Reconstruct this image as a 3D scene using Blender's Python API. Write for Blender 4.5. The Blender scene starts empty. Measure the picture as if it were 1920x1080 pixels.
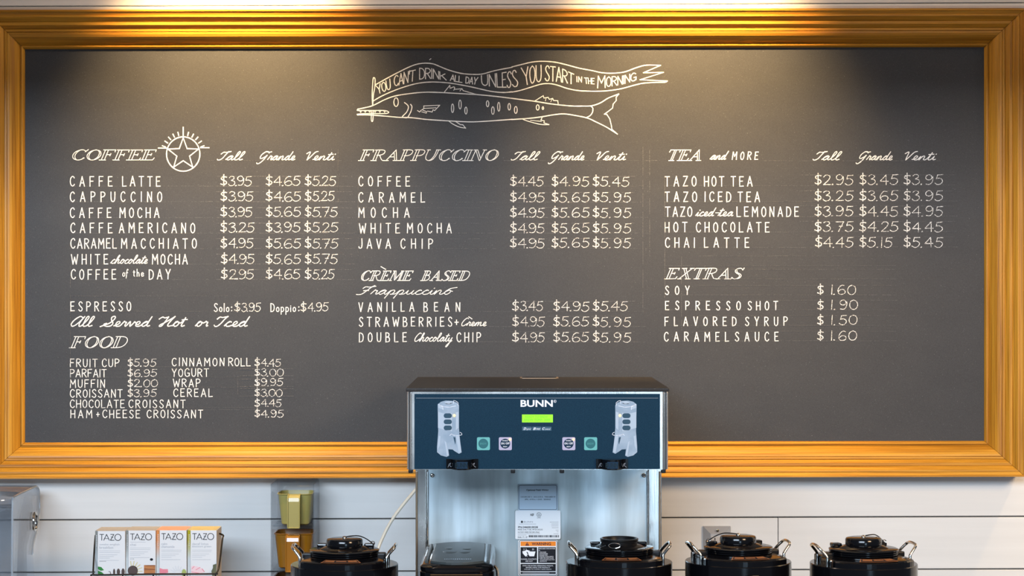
import bpy, bmesh, math, random
from mathutils import Vector, Matrix
random.seed(7)
S = bpy.context.scene
COL = S.collection
F = 3840.0            # focal length in pixels of a 1920 wide frame
CAMY, CAMZ = -4.65, 2.0

# ------------------------------------------------------------------ camera, world, lights
cd = bpy.data.cameras.new('camera'); cd.lens = 72; cd.sensor_width = 36
cam = bpy.data.objects.new('camera', cd); COL.objects.link(cam)
cam.location = (0, CAMY, CAMZ); cam.rotation_euler = (math.pi/2, 0, 0)
S.camera = cam
S.view_settings.view_transform = 'Standard'
S.view_settings.look = 'None'
S.view_settings.gamma = 1.0
S.view_settings.use_curve_mapping = False
S.view_settings.exposure = 0.0
S.cycles.transparent_max_bounces = 24
W = bpy.data.worlds.new('world'); S.world = W; W.use_nodes = True
bg = W.node_tree.nodes['Background']
bg.inputs[0].default_value = (0.62, 0.78, 1.0, 1); bg.inputs[1].default_value = 0.16

def spot(x, y, z, power, cone, blend, color, tilt=(0, 0), r=0.03):
    l = bpy.data.lights.new('ceiling_spot', 'SPOT'); l.energy = power; l.spot_size = math.radians(cone)
    l.spot_blend = blend; l.color = color; l.shadow_soft_size = r
    o = bpy.data.objects.new('ceiling_spot', l); COL.objects.link(o); o.location = (x, y, z)
    o.rotation_euler = (math.radians(tilt[0]), math.radians(tilt[1]), 0)
    return o
WARM = (1.0, 0.66, 0.30)
for lx, pw in ((-0.63, 175), (0.40, 175), (1.78, 230)):
    spot(lx, -0.45, 3.0, pw, 67, 1.0, WARM, (34, 0))
    pl = bpy.data.lights.new('lamp_spill', 'POINT'); pl.energy = 4.5; pl.color = (1.0, .80, .66); pl.shadow_soft_size = .05
    po = bpy.data.objects.new('lamp_spill', pl); COL.objects.link(po); po.location = (lx, -.45, 3.02)
def area(loc, target, sx, sy, power, color):
    l = bpy.data.lights.new('unseen_area_light', 'AREA'); l.shape = 'RECTANGLE'; l.size = sx; l.size_y = sy
    l.energy = power; l.color = color
    o = bpy.data.objects.new('unseen_area_light', l); COL.objects.link(o); o.location = loc
    o.rotation_euler = (Vector(target)-Vector(loc)).to_track_quat('-Z', 'Y').to_euler()
    return o
area((-1.5, -6.2, 3.5), (0, 0, 1.6), 3.6, 1.2, 355, (0.70, 0.84, 1.0))  # cool window daylight from behind the camera, on the left
area((2.4, -3.4, 3.1), (1.2, 0, 1.5), 1.0, .8, 95, (1.0, .70, .42))  # unseen warm fill, added to warm the right side of the wall
area((1.3, -7.2, 1.5), (.2, 0, 1.5), .9, 1.5, 38, (.55, .78, 1.0))  # second low window light, unseen, added for blue highlights on servers and steel

# ------------------------------------------------------------------ helpers
def P(px, py, d):
    return Vector(((px-960)*d/F, d+CAMY, CAMZ+(540-py)*d/F))

def tag(o, label=None, cat=None, group=None, kind=None):
    if label: o['label'] = label
    if cat: o['category'] = cat
    if group: o['group'] = group
    if kind: o['kind'] = kind
    return o

def empty(name, loc=(0, 0, 0), rz=0, **k):
    o = bpy.data.objects.new(name, None); COL.objects.link(o)
    o.location = loc; o.rotation_euler = (0, 0, rz); o.empty_display_size = .05
    return tag(o, **k)

OFF = {}
def wloc(o):
    v = Vector((0, 0, 0))
    while o is not None:
        v += o.location; o = o.parent
    return v

class MB:
    """collects shapes; build() links them as one mesh object"""
    def __init__(s): s.v = []; s.f = []; s.sm = []
    def add(s, vs, fs, smooth=False):
        n = len(s.v); s.v += [Vector(v) for v in vs]; s.f += [[i+n for i in f] for f in fs]
        s.sm += [smooth]*len(fs); return s
    def box(s, x0, x1, y0, y1, z0, z1, bev=0):
        if bev > 0:
            bm = bmesh.new(); bmesh.ops.create_cube(bm, size=1)
            for v in bm.verts:
                v.co = Vector((x0+(v.co.x+.5)*(x1-x0), y0+(v.co.y+.5)*(y1-y0), z0+(v.co.z+.5)*(z1-z0)))
            bmesh.ops.bevel(bm, geom=bm.edges[:], offset=bev, segments=2, affect='EDGES', profile=.7)
            s.frombm(bm); return s
        vs = [(x, y, z) for z in (z0, z1) for y in (y0, y1) for x in (x0, x1)]
        return s.add(vs, [(0, 2, 3, 1), (4, 5, 7, 6), (0, 1, 5, 4), (1, 3, 7, 5), (3, 2, 6, 7), (2, 0, 4, 6)])
    def frombm(s, bm, smooth=False):
        bm.verts.index_update()
        s.add([v.co.copy() for v in bm.verts], [[v.index for v in f.verts] for f in bm.faces], smooth)
        bm.free(); return s
    def lathe(s, prof, n=40, c=(0, 0, 0), a0=0, close=True, smooth=True):
        vs = []; fs = []; m = len(prof)
        for i in range(n):
            a = 2*math.pi*i/n + a0
            for r, z in prof: vs.append((c[0]+r*math.cos(a), c[1]+r*math.sin(a), c[2]+z))
        for i in range(n):
            j = (i+1) % n
            for k in range(m-1): fs.append((i*m+k, j*m+k, j*m+k+1, i*m+k+1))
        fs.append([i*m for i in range(n)][::-1]); fs.append([i*m+m-1 for i in range(n)])
        return s.add(vs, fs, smooth)
    def tube(s, pts, r, n=10, res=4, smooth=True, cr=True):
        pts = [Vector(p) for p in pts]
        if cr and len(pts) > 2: pts = crom(pts, res)
        rings = []; T0 = None; up = None
        for i, p in enumerate(pts):
            t = (pts[min(i+1, len(pts)-1)] - pts[max(i-1, 0)]).normalized()
            if up is None:
                up = t.cross(Vector((0.3, 0.2, 1)) if abs(t.z) < .9 else Vector((1, .2, .1))).normalized()
            else:
                up = (up - t*up.dot(t)).normalized()
            b = t.cross(up)
            rings.append([p + (up*math.cos(2*math.pi*k/n)+b*math.sin(2*math.pi*k/n))*r for k in range(n)])
        vs = [v for R in rings for v in R]; fs = []
        for i in range(len(rings)-1):
            for k in range(n):
                fs.append((i*n+k, i*n+(k+1) % n, (i+1)*n+(k+1) % n, (i+1)*n+k))
        fs.append(list(range(n))[::-1]); fs.append([(len(rings)-1)*n+k for k in range(n)])
        return s.add(vs, fs, smooth)
    def prism(s, poly, t0, t1, axis='y', smooth=False):
        """polygon extruded along an axis; poly in the two other axes"""
        def mk(a, b, t): return {'x': (t, a, b), 'y': (a, t, b), 'z': (a, b, t)}[axis]
        n = len(poly)
        vs = [mk(a, b, t0) for a, b in poly] + [mk(a, b, t1) for a, b in poly]
        fs = [list(range(n)), list(range(n, 2*n))[::-1]] + [(i, i+n, (i+1) % n+n, (i+1) % n) for i in range(n)]
        return s.add(vs, fs, smooth)
    def loft(s, rings, smooth=False, caps=True, closed=True):
        n = len(rings[0]); vs = [v for r in rings for v in r]; fs = []
        for i in range(len(rings)-1):
            for k in range(n if closed else n-1):
                fs.append((i*n+k, i*n+(k+1) % n, (i+1)*n+(k+1) % n, (i+1)*n+k))
        if caps and closed: fs.append(list(range(n))[::-1]); fs.append([(len(rings)-1)*n+k for k in range(n)])
        return s.add(vs, fs, smooth)
    def build(s, name, mat, parent=None, local=False, recalc=True, **k):
        me = bpy.data.meshes.new(name)
        off = Vector((0, 0, 0)) if (local or parent is None) else wloc(parent)
        me.from_pydata([v-off for v in s.v], [], s.f)
        for p, sm in zip(me.polygons, s.sm): p.use_smooth = sm
        if recalc:
            bm = bmesh.new(); bm.from_mesh(me)
            bmesh.ops.recalc_face_normals(bm, faces=bm.faces[:]); bm.to_mesh(me); bm.free()
        me.update(); me.materials.append(mat)
        o = bpy.data.objects.new(name, me); COL.objects.link(o)
        if parent is not None: o.parent = parent
        if any(s.sm):
            for p in me.polygons:
                pass
            try: me.set_sharp_from_angle(angle=math.radians(38))
            except Exception: pass
        return tag(o, **k)

def crom(pts, res=4):
    out = []; n = len(pts)
    for i in range(n-1):
        p0 = pts[max(i-1, 0)]; p1 = pts[i]; p2 = pts[i+1]; p3 = pts[min(i+2, n-1)]
        for k in range(res):
            t = k/res; t2 = t*t; t3 = t2*t
            out.append(0.5*((2*p1) + (p2-p0)*t + (2*p0-5*p1+4*p2-p3)*t2 + (3*p1-p0-3*p2+p3)*t3))
    out.append(pts[-1]); return out

def rrect(x0, x1, y0, y1, r, n=4):
    pts = []
    for cx, cy, a in ((x1-r, y1-r, 0), (x0+r, y1-r, 90), (x0+r, y0+r, 180), (x1-r, y0+r, 270)):
        for k in range(n+1):
            t = math.radians(a+90*k/n); pts.append((cx+r*math.cos(t), cy+r*math.sin(t)))
    return pts

def copy_tree(o, parent=None):
    c = o.copy(); COL.objects.link(c)
    if parent is not None: c.parent = parent
    for ch in list(o.children): copy_tree(ch, c)
    return c

# ------------------------------------------------------------------ materials
def mat(name, color, rough=.5, metal=0, spec=.5, emit=None, es=1, trans=0, ior=1.45, coat=0, noise=None, bump=None, aniso=0, alpha=1):
    m = bpy.data.materials.new(name); m.use_nodes = True
    N = m.node_tree.nodes; L = m.node_tree.links; b = N['Principled BSDF']
    b.inputs['Base Color'].default_value = (*color, 1); b.inputs['Roughness'].default_value = rough
    b.inputs['Metallic'].default_value = metal; b.inputs['Specular IOR Level'].default_value = spec
    b.inputs['IOR'].default_value = ior; b.inputs['Transmission Weight'].default_value = trans
    b.inputs['Coat Weight'].default_value = coat; b.inputs['Alpha'].default_value = alpha
    if emit: b.inputs['Emission Color'].default_value = (*emit, 1); b.inputs['Emission Strength'].default_value = es
    tc = N.new('ShaderNodeTexCoord')
    if noise:   # (scale xyz, color2, detail, lo, hi)
        sc, c2, lo, hi = noise
        mp = N.new('ShaderNodeMapping'); mp.inputs['Scale'].default_value = sc
        L.new(tc.outputs['Object'], mp.inputs[0])
        nz = N.new('ShaderNodeTexNoise'); nz.inputs['Scale'].default_value = 1; nz.inputs['Detail'].default_value = 4
        L.new(mp.outputs[0], nz.inputs['Vector'])
        cr = N.new('ShaderNodeValToRGB'); cr.color_ramp.elements[0].position = lo; cr.color_ramp.elements[1].position = hi
        cr.color_ramp.elements[0].color = (*color, 1); cr.color_ramp.elements[1].color = (*c2, 1)
        L.new(nz.outputs['Fac'], cr.inputs[0]); L.new(cr.outputs[0], b.inputs['Base Color'])
    if bump:
        sc, st = bump
        mp = N.new('ShaderNodeMapping'); mp.inputs['Scale'].default_value = sc
        L.new(tc.outputs['Object'], mp.inputs[0])
        nz = N.new('ShaderNodeTexNoise'); nz.inputs['Scale'].default_value = 1; nz.inputs['Detail'].default_value = 3
        L.new(mp.outputs[0], nz.inputs['Vector'])
        bp = N.new('ShaderNodeBump'); bp.inputs['Strength'].default_value = st; bp.inputs['Distance'].default_value = .002
        L.new(nz.outputs['Fac'], bp.inputs['Height']); L.new(bp.outputs[0], b.inputs['Normal'])
    return m

def steel(name, base=(.62, .64, .66), rough=.28, sc=(4, 4, 60)):
    m = mat(name, base, rough, 1, bump=(sc, .12))
    N = m.node_tree.nodes; L = m.node_tree.links; b = N['Principled BSDF']
    tc = N['Texture Coordinate']
    nz = N.new('ShaderNodeTexNoise'); nz.inputs['Scale'].default_value = 7; nz.inputs['Detail'].default_value = 6
    L.new(tc.outputs['Object'], nz.inputs['Vector'])
    mr = N.new('ShaderNodeMapRange'); mr.inputs['From Min'].default_value = .3; mr.inputs['From Max'].default_value = .7
    mr.inputs['To Min'].default_value = rough*.75; mr.inputs['To Max'].default_value = min(1, rough*1.4)
    L.new(nz.outputs['Fac'], mr.inputs[0]); L.new(mr.outputs[0], b.inputs['Roughness'])
    return m

def wood_mat():
    m = bpy.data.materials.new('honey_oak'); m.use_nodes = True
    N = m.node_tree.nodes; L = m.node_tree.links; b = N['Principled BSDF']
    tc = N.new('ShaderNodeTexCoord')
    def nz(sc, detail, dist=0):
        mp = N.new('ShaderNodeMapping'); mp.inputs['Scale'].default_value = sc; L.new(tc.outputs['Object'], mp.inputs[0])
        n = N.new('ShaderNodeTexNoise'); n.inputs['Scale'].default_value = 1; n.inputs['Detail'].default_value = detail
        n.inputs['Distortion'].default_value = dist
        L.new(mp.outputs[0], n.inputs['Vector']); return n
    a = nz((1.6, 60, 60), 5, .4); c = nz((6, 420, 420), 3)
    cr = N.new('ShaderNodeValToRGB'); e = cr.color_ramp.elements
    e[0].position = .30; e[0].color = (.40, .165, .012, 1); e[1].position = .62; e[1].color = (.60, .285, .027, 1)
    L.new(a.outputs['Fac'], cr.inputs[0])
    cr2 = N.new('ShaderNodeValToRGB'); e = cr2.color_ramp.elements
    e[0].position = .35; e[0].color = (.62, .55, .5, 1); e[1].position = .55; e[1].color = (1, 1, 1, 1)
    L.new(c.outputs['Fac'], cr2.inputs[0])
    mx = N.new('ShaderNodeMix'); mx.data_type = 'RGBA'; mx.blend_type = 'MULTIPLY'; mx.inputs[0].default_value = .8
    L.new(cr.outputs[0], mx.inputs[6]); L.new(cr2.outputs[0], mx.inputs[7]); L.new(mx.outputs[2], b.inputs['Base Color'])
    b.inputs['Roughness'].default_value = .42; b.inputs['Specular IOR Level'].default_value = .3; b.inputs['Coat Weight'].default_value = .08; b.inputs['Coat Roughness'].default_value = .3
    bp = N.new('ShaderNodeBump'); bp.inputs['Strength'].default_value = .15; bp.inputs['Distance'].default_value = .001
    L.new(c.outputs['Fac'], bp.inputs['Height']); L.new(bp.outputs[0], b.inputs['Normal'])
    return m

def board_mat():
    """matt slate paint with old chalk dust rubbed around the price columns"""
    m = bpy.data.materials.new('slate_paint'); m.use_nodes = True
    N = m.node_tree.nodes; L = m.node_tree.links; b = N['Principled BSDF']
    tc = N.new('ShaderNodeTexCoord'); sep = N.new('ShaderNodeSeparateXYZ'); L.new(tc.outputs['Object'], sep.inputs[0])
    def M(op, a, bb=None, c=None):
        n = N.new('ShaderNodeMath'); n.operation = op
        for i, v in enumerate((a, bb, c)):
            if v is None: continue
            if isinstance(v, (int, float)): n.inputs[i].default_value = v
            else: L.new(v, n.inputs[i])
        return n.outputs[0]
    def sm(v, a, c):
        n = N.new('ShaderNodeMapRange'); n.interpolation_type = 'SMOOTHSTEP'
        n.inputs['From Min'].default_value = a; n.inputs['From Max'].default_value = c; L.new(v, n.inputs[0]); return n.outputs[0]
    D = 4.63; tot = None
    for x0, x1, y0, y1, f, w in ((400, 650, 310, 535, 22, .55), (945, 1200, 325, 475, 18, .6), (945, 1240, 560, 690, 25, .5),
                                 (1510, 1800, 318, 480, 20, .6), (1513, 1531, 265, 650, 6, .9), (1515, 1700, 480, 660, 25, .4),
                                 (440, 565, 590, 770, 20, .35), (120, 400, 315, 790, 40, .25), (1230, 1500, 310, 660, 40, .25),
                                 (1060, 1600, 640, 800, 60, .35), (470, 560, 500, 600, 25, .3)):
        a = P(x0, y1, D); c = P(x1, y0, D); q = f*D/F
        u = M('MULTIPLY', sm(sep.outputs[0], a.x-q, a.x+q), M('SUBTRACT', 1, sm(sep.outputs[0], c.x-q, c.x+q)))
        v = M('MULTIPLY', sm(sep.outputs[2], a.z-q, a.z+q), M('SUBTRACT', 1, sm(sep.outputs[2], c.z-q, c.z+q)))
        k = M('MULTIPLY', M('MULTIPLY', u, v), w)
        tot = k if tot is None else M('MAXIMUM', tot, k)
    def nz(sc, detail, lo, hi):
        mp = N.new('ShaderNodeMapping'); mp.inputs['Scale'].default_value = sc; L.new(tc.outputs['Object'], mp.inputs[0])
        n = N.new('ShaderNodeTexNoise'); n.inputs['Scale'].default_value = 1; n.inputs['Detail'].default_value = detail
        L.new(mp.outputs[0], n.inputs['Vector'])
        return sm(n.outputs['Fac'], lo, hi)
    wipe = nz((9, 9, 16), 5, .25, .75); fine = nz((1100, 1100, 1100), 2, .3, .7); spk = nz((560, 560, 560), 0, .82, .88)
    dust = M('MULTIPLY', M('MULTIPLY', tot, M('ADD', .3, wipe)), M('ADD', .55, M('MULTIPLY', fine, .9)))
    dust = M('ADD', M('MULTIPLY', dust, .23), M('ADD', M('MULTIPLY', spk, .10), M('MULTIPLY', wipe, .006)))
    mx = N.new('ShaderNodeMix'); mx.data_type = 'RGBA'; L.new(dust, mx.inputs[0])
    cr = N.new('ShaderNodeMix'); cr.data_type = 'RGBA'; L.new(fine, cr.inputs[0])
    cr.inputs[6].default_value = (.026, .027, .030, 1); cr.inputs[7].default_value = (.045, .046, .050, 1)
    L.new(cr.outputs[2], mx.inputs[6]); mx.inputs[7].default_value = (.75, .74, .72, 1)
    L.new(mx.outputs[2], b.inputs['Base Color'])
    b.inputs['Roughness'].default_value = .55; b.inputs['Specular IOR Level'].default_value = .36
    bp = N.new('ShaderNodeBump'); bp.inputs['Strength'].default_value = .10; bp.inputs['Distance'].default_value = .0004
    L.new(fine, bp.inputs['Height']); L.new(bp.outputs[0], b.inputs['Normal'])
    return m

def chalk_mat(name, lo, hi, amin, color=(.84, .83, .80), amax=1.0, sc=620):
    """chalk that fills the tooth of the slate: noise lets the slate colour through"""
    m = bpy.data.materials.new(name); m.use_nodes = True
    N = m.node_tree.nodes; L = m.node_tree.links; b = N['Principled BSDF']
    b.inputs['Roughness'].default_value = 1; b.inputs['Specular IOR Level'].default_value = .1
    tc = N.new('ShaderNodeTexCoord')
    n = N.new('ShaderNodeTexNoise'); n.inputs['Scale'].default_value = sc; n.inputs['Detail'].default_value = 2
    L.new(tc.outputs['Object'], n.inputs['Vector'])
    mr = N.new('ShaderNodeMapRange'); mr.inputs['From Min'].default_value = lo; mr.inputs['From Max'].default_value = hi
    mr.inputs['To Min'].default_value = amin; mr.inputs['To Max'].default_value = amax
    L.new(n.outputs['Fac'], mr.inputs[0])
    mx = N.new('ShaderNodeMix'); mx.data_type = 'RGBA'; L.new(mr.outputs[0], mx.inputs[0])
    mx.inputs[6].default_value = (.055, .055, .058, 1); mx.inputs[7].default_value = (*color, 1)
    L.new(mx.outputs[2], b.inputs['Base Color'])
    return m

OAK = wood_mat(); SLATE = board_mat()
CHALK = chalk_mat('chalk', .28, .48, .6); CHALK_R = chalk_mat('chalk_grainy', .36, .56, .12); CHALK_T = chalk_mat('chalk_trace', .40, .70, .0, (.6, .59, .56), .32)
PAINT = mat('white_wall_paint', (.74, .73, .71), .45, noise=((1.5, 1.5, 40), (.70, .69, .67), .35, .65), bump=((2, 2, 90), .12))
JOINT = mat('dark_joint', (.06, .05, .045), .9)
TRIMP = mat('white_trim_paint', (.60, .57, .56), .35)
STEEL = steel('brushed_steel'); STEELB = steel('side_steel', (.60, .58, .55), .22, (60, 60, 4))
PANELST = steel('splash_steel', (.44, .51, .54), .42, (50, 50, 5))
_N = PANELST.node_tree.nodes; _L = PANELST.node_tree.links      # streaky reflections painted into the steel's base colour
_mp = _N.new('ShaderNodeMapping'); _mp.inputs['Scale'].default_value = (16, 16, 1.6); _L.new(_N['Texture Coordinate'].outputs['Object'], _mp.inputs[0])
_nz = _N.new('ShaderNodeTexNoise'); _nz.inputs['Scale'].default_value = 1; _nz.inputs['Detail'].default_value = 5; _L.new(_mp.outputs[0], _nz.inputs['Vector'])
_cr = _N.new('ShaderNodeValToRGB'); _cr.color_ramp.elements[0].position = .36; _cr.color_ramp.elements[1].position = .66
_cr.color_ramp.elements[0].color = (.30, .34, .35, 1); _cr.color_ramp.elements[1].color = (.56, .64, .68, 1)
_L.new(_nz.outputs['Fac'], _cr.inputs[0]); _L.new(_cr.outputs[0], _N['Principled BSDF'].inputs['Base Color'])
CHROME = mat('chrome', (.80, .77, .72), .08, 1)
BLACKP = mat('gloss_black_plastic', (.003, .003, .004), .14, 0, .45)
BLACKM = mat('satin_black_plastic', (.006, .006, .007), .35, 0, .3)
LIDBLK = mat('hood_lid_black', (.02, .018, .018), .5, 0, .3, noise=((500, 500, 500), (.16, .13, .11), .62, .75))
NAVY = mat('navy_enamel', (.001, .020, .045), .38, 0, .16, noise=((700, 700, 700), (.004, .032, .062), .4, .6))
WHITEP = mat('white_print', (.80, .85, .95), .5, 0, .2)
GRAYBLUE = mat('grey_blue_print', (.27, .36, .47), .5, 0, .2, noise=((30, 30, 40), (.34, .43, .54), .4, .6))
GRAYBLUE2 = mat('pale_grey_blue_print', (.42, .51, .62), .5, 0, .2)
DARKBLUE = mat('dark_blue_print', (.03, .075, .12), .4, 0, .2)

def clear(name, tint, gloss=.10):
    """thin clear plastic sheet: lets light straight through, with a glossy skin"""
    m = bpy.data.materials.new(name); m.use_nodes = True
    N = m.node_tree.nodes; L = m.node_tree.links; N.remove(N['Principled BSDF'])
    t = N.new('ShaderNodeBsdfTransparent'); t.inputs[0].default_value = (*tint, 1)
    g = N.new('ShaderNodeBsdfGlossy'); g.inputs['Roughness'].default_value = .06; g.inputs[0].default_value = (.9, .92, .95, 1)
    f = N.new('ShaderNodeLayerWeight'); f.inputs[0].default_value = .35
    mr = N.new('ShaderNodeMapRange'); mr.inputs['To Min'].default_value = gloss*.4; mr.inputs['To Max'].default_value = min(1, gloss*6)
    L.new(f.outputs['Fresnel'], mr.inputs[0])
    mx = N.new('ShaderNodeMixShader'); L.new(mr.outputs[0], mx.inputs[0]); L.new(t.outputs[0], mx.inputs[1]); L.new(g.outputs[0], mx.inputs[2])
    L.new(mx.outputs[0], N['Material Output'].inputs['Surface'])
    return m

# ------------------------------------------------------------------ the setting
wall = MB().box(-2.6, 2.6, .021, .12, 0, 3.3).build('wall_back', JOINT, kind='structure')
floor = MB().box(-2.7, 2.7, -4.2, .12, -.05, 0).build('floor', mat('floor_tile', (.22, .17, .13), .4, noise=((3, 3, 3), (.28, .22, .17), .4, .6)), kind='structure')
ceil = MB().box(-2.7, 2.7, -1.6, .12, 3.3, 3.38).build('ceiling', mat('ceiling_paint', (.7, .66, .6), .8), kind='structure')
MB().box(-2.6, 2.6, -1.24, -1.18, 2.56, 3.3).build('added_daylight_block', mat('daylight_block_paint', (.6, .56, .5), .6), kind='structure')  # unseen hanging board, added to keep daylight off the top of the menu
# shiplap planks: joints every 98.5 px, running very slightly out of level
jz = [2.0+(540-(972-98.5*k))*4.65/F for k in range(-16, 12)]
PG = .0028
for i in range(len(jz)-1):
    z0, z1 = jz[i]+PG/2, jz[i+1]-PG/2
    if i == 25: z1 = 2.0+(540-9.3)*4.65/F
    if i == 26: z0 = 2.0+(540-9.3)*4.65/F+.0018
    if z0 < 0 or z1 > 3.3: continue
    cuts = [-2.6, 2.6]
    if i == 15: cuts = [-2.6, P(1459, 0, 4.65).x, 2.6]
    elif i % 3 == 0: cuts = [-2.6, -1.45, 2.6]
    for a, b in zip(cuts[:-1], cuts[1:]):
        sl = .0036
        w = MB(); x0, x1 = a+.001, b-.001
        e = .0015
        def zz(z, x): return z + (x)*sl
        prof = [(z0, .021), (z0, .002), (z0+e, 0), (z1-e, 0), (z1, .002), (z1, .021)]
        rings = [[(x, y, zz(z, x)) for z, y in prof] for x in (x0, x1)]
        w.loft(rings); w.build('plank', PAINT, wall)
# slim painted moulding above the frame
tr = MB(); prof = [(0, 0), (-.012, 0), (-.018, .006), (-.018, .009), (-.028, .013), (-.028, .018), (0, .018)]
zt = 2.0+(540-20)*4.60/F - .006
tr.loft([[(x, y-.0005, zt+z+x*.0018) for y, z in prof] for x in (-1.3, 1.3)]).build('trim_1', TRIMP, kind='structure')
# worktop below the picture
ct = empty('counter', (0, -.32, 0), label='long back counter with a dark stone top under the brewer', cat='counter')
MB().box(-2.2, 2.2, -.66, -.003, .86, .90, .004).build('worktop', mat('dark_stone', (.05, .047, .045), .25, noise=((80, 80, 80), (.09, .085, .08), .4, .6)), ct)
MB().box(-2.15, 2.15, -.60, -.003, .08, .86).build('cabinet_body', mat('cabinet_oak', (.32, .16, .06), .5), ct)
for k in range(6):
    x = -2.13+k*.71
    MB().box(x+.01, x+.70, -.62, -.60, .10, .84, .003).build('door', OAK, ct)
MB().box(-2.1, 2.1, -.55, -.05, 0, .08).build('plinth', BLACKM, ct)

# ------------------------------------------------------------------ menu board
board = empty('menu_board', (P(946, 0, 4.63).x, -.003, P(0, 900, 4.6).z),
              label='wide framed chalkboard menu in honey oak hung on the shiplap wall', cat='menu board')
DB = 4.63
corners_in = [P(46, 92, 4.625), P(1846, 88, 4.625), P(1846, 827, 4.625), P(46, 830, 4.625)]     # tl tr br bl
corners_out = [P(-28, 19, 4.59), P(1921, 16.5, 4.59), P(1921, 893.5, 4.59), P(-28, 897.5, 4.59)]
bi = corners_in
MB().add([(c.x+dx, -.004-t, c.z+dz) for t in (0, .016) for c, dx, dz in zip(bi, (-.02, .02, .02, -.02), (.02, .02, -.02, -.02))],
         [(0, 1, 2, 3), (4, 7, 6, 5), (0, 4, 5, 1), (1, 5, 6, 2), (2, 6, 7, 3), (3, 7, 4, 0)]).build('board_panel', SLATE, board)
# frame section: t from outer (0) to inner (1), h above the wall
FP = [(0, .002), (0, .064), (.006, .066), (.05, .066), (.065, .0635), (.15, .0600), (.16, .0620), (.20, .0618), (.215, .060), (.31, .0510), (.325, .0528), (.40, .0526),
      (.415, .051), (.495, .0435), (.51, .0452), (.565, .0450), (.575, .0425), (.585, .0447), (.64, .0440), (.70, .0415), (.76, .0368), (.82, .0300), (.86, .0250), (.885, .0215),
      (.895, .0212), (.905, .0240), (.93, .0258), (.955, .0250), (.98, .0215), (1.0, .0180), (1.0, .002)]
def rail(i, j, rz):
    a_o, b_o, a_i, b_i = corners_out[i], corners_out[j], corners_in[i], corners_in[j]
    w = MB(); rings = []
    dirv = (b_o-a_o).normalized()
    for o, n, s in ((a_o, a_i, .0004), (b_o, b_i, -.0004)):
        rings.append([Vector((o.x+(n.x-o.x)*t, -.003-h, o.z+(n.z-o.z)*t)) + dirv*s for t, h in FP])
    # object frame: local x runs along the rail so the grain does too
    mid = (a_o+b_o+a_i+b_i)/4; mid.y = -.03
    R = Matrix.Rotation(rz, 3, 'Y')
    w.loft([[R.inverted() @ (v-mid) for v in r] for r in rings])
    o = w.build('frame_rail', OAK, board, local=True)
    o.location = mid-Vector(board.location); o.rotation_euler = (0, rz, 0)
    return o
rail(0, 1, 0); rail(3, 2, 0); rail(0, 3, math.pi/2); rail(1, 2, math.pi/2)

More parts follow.
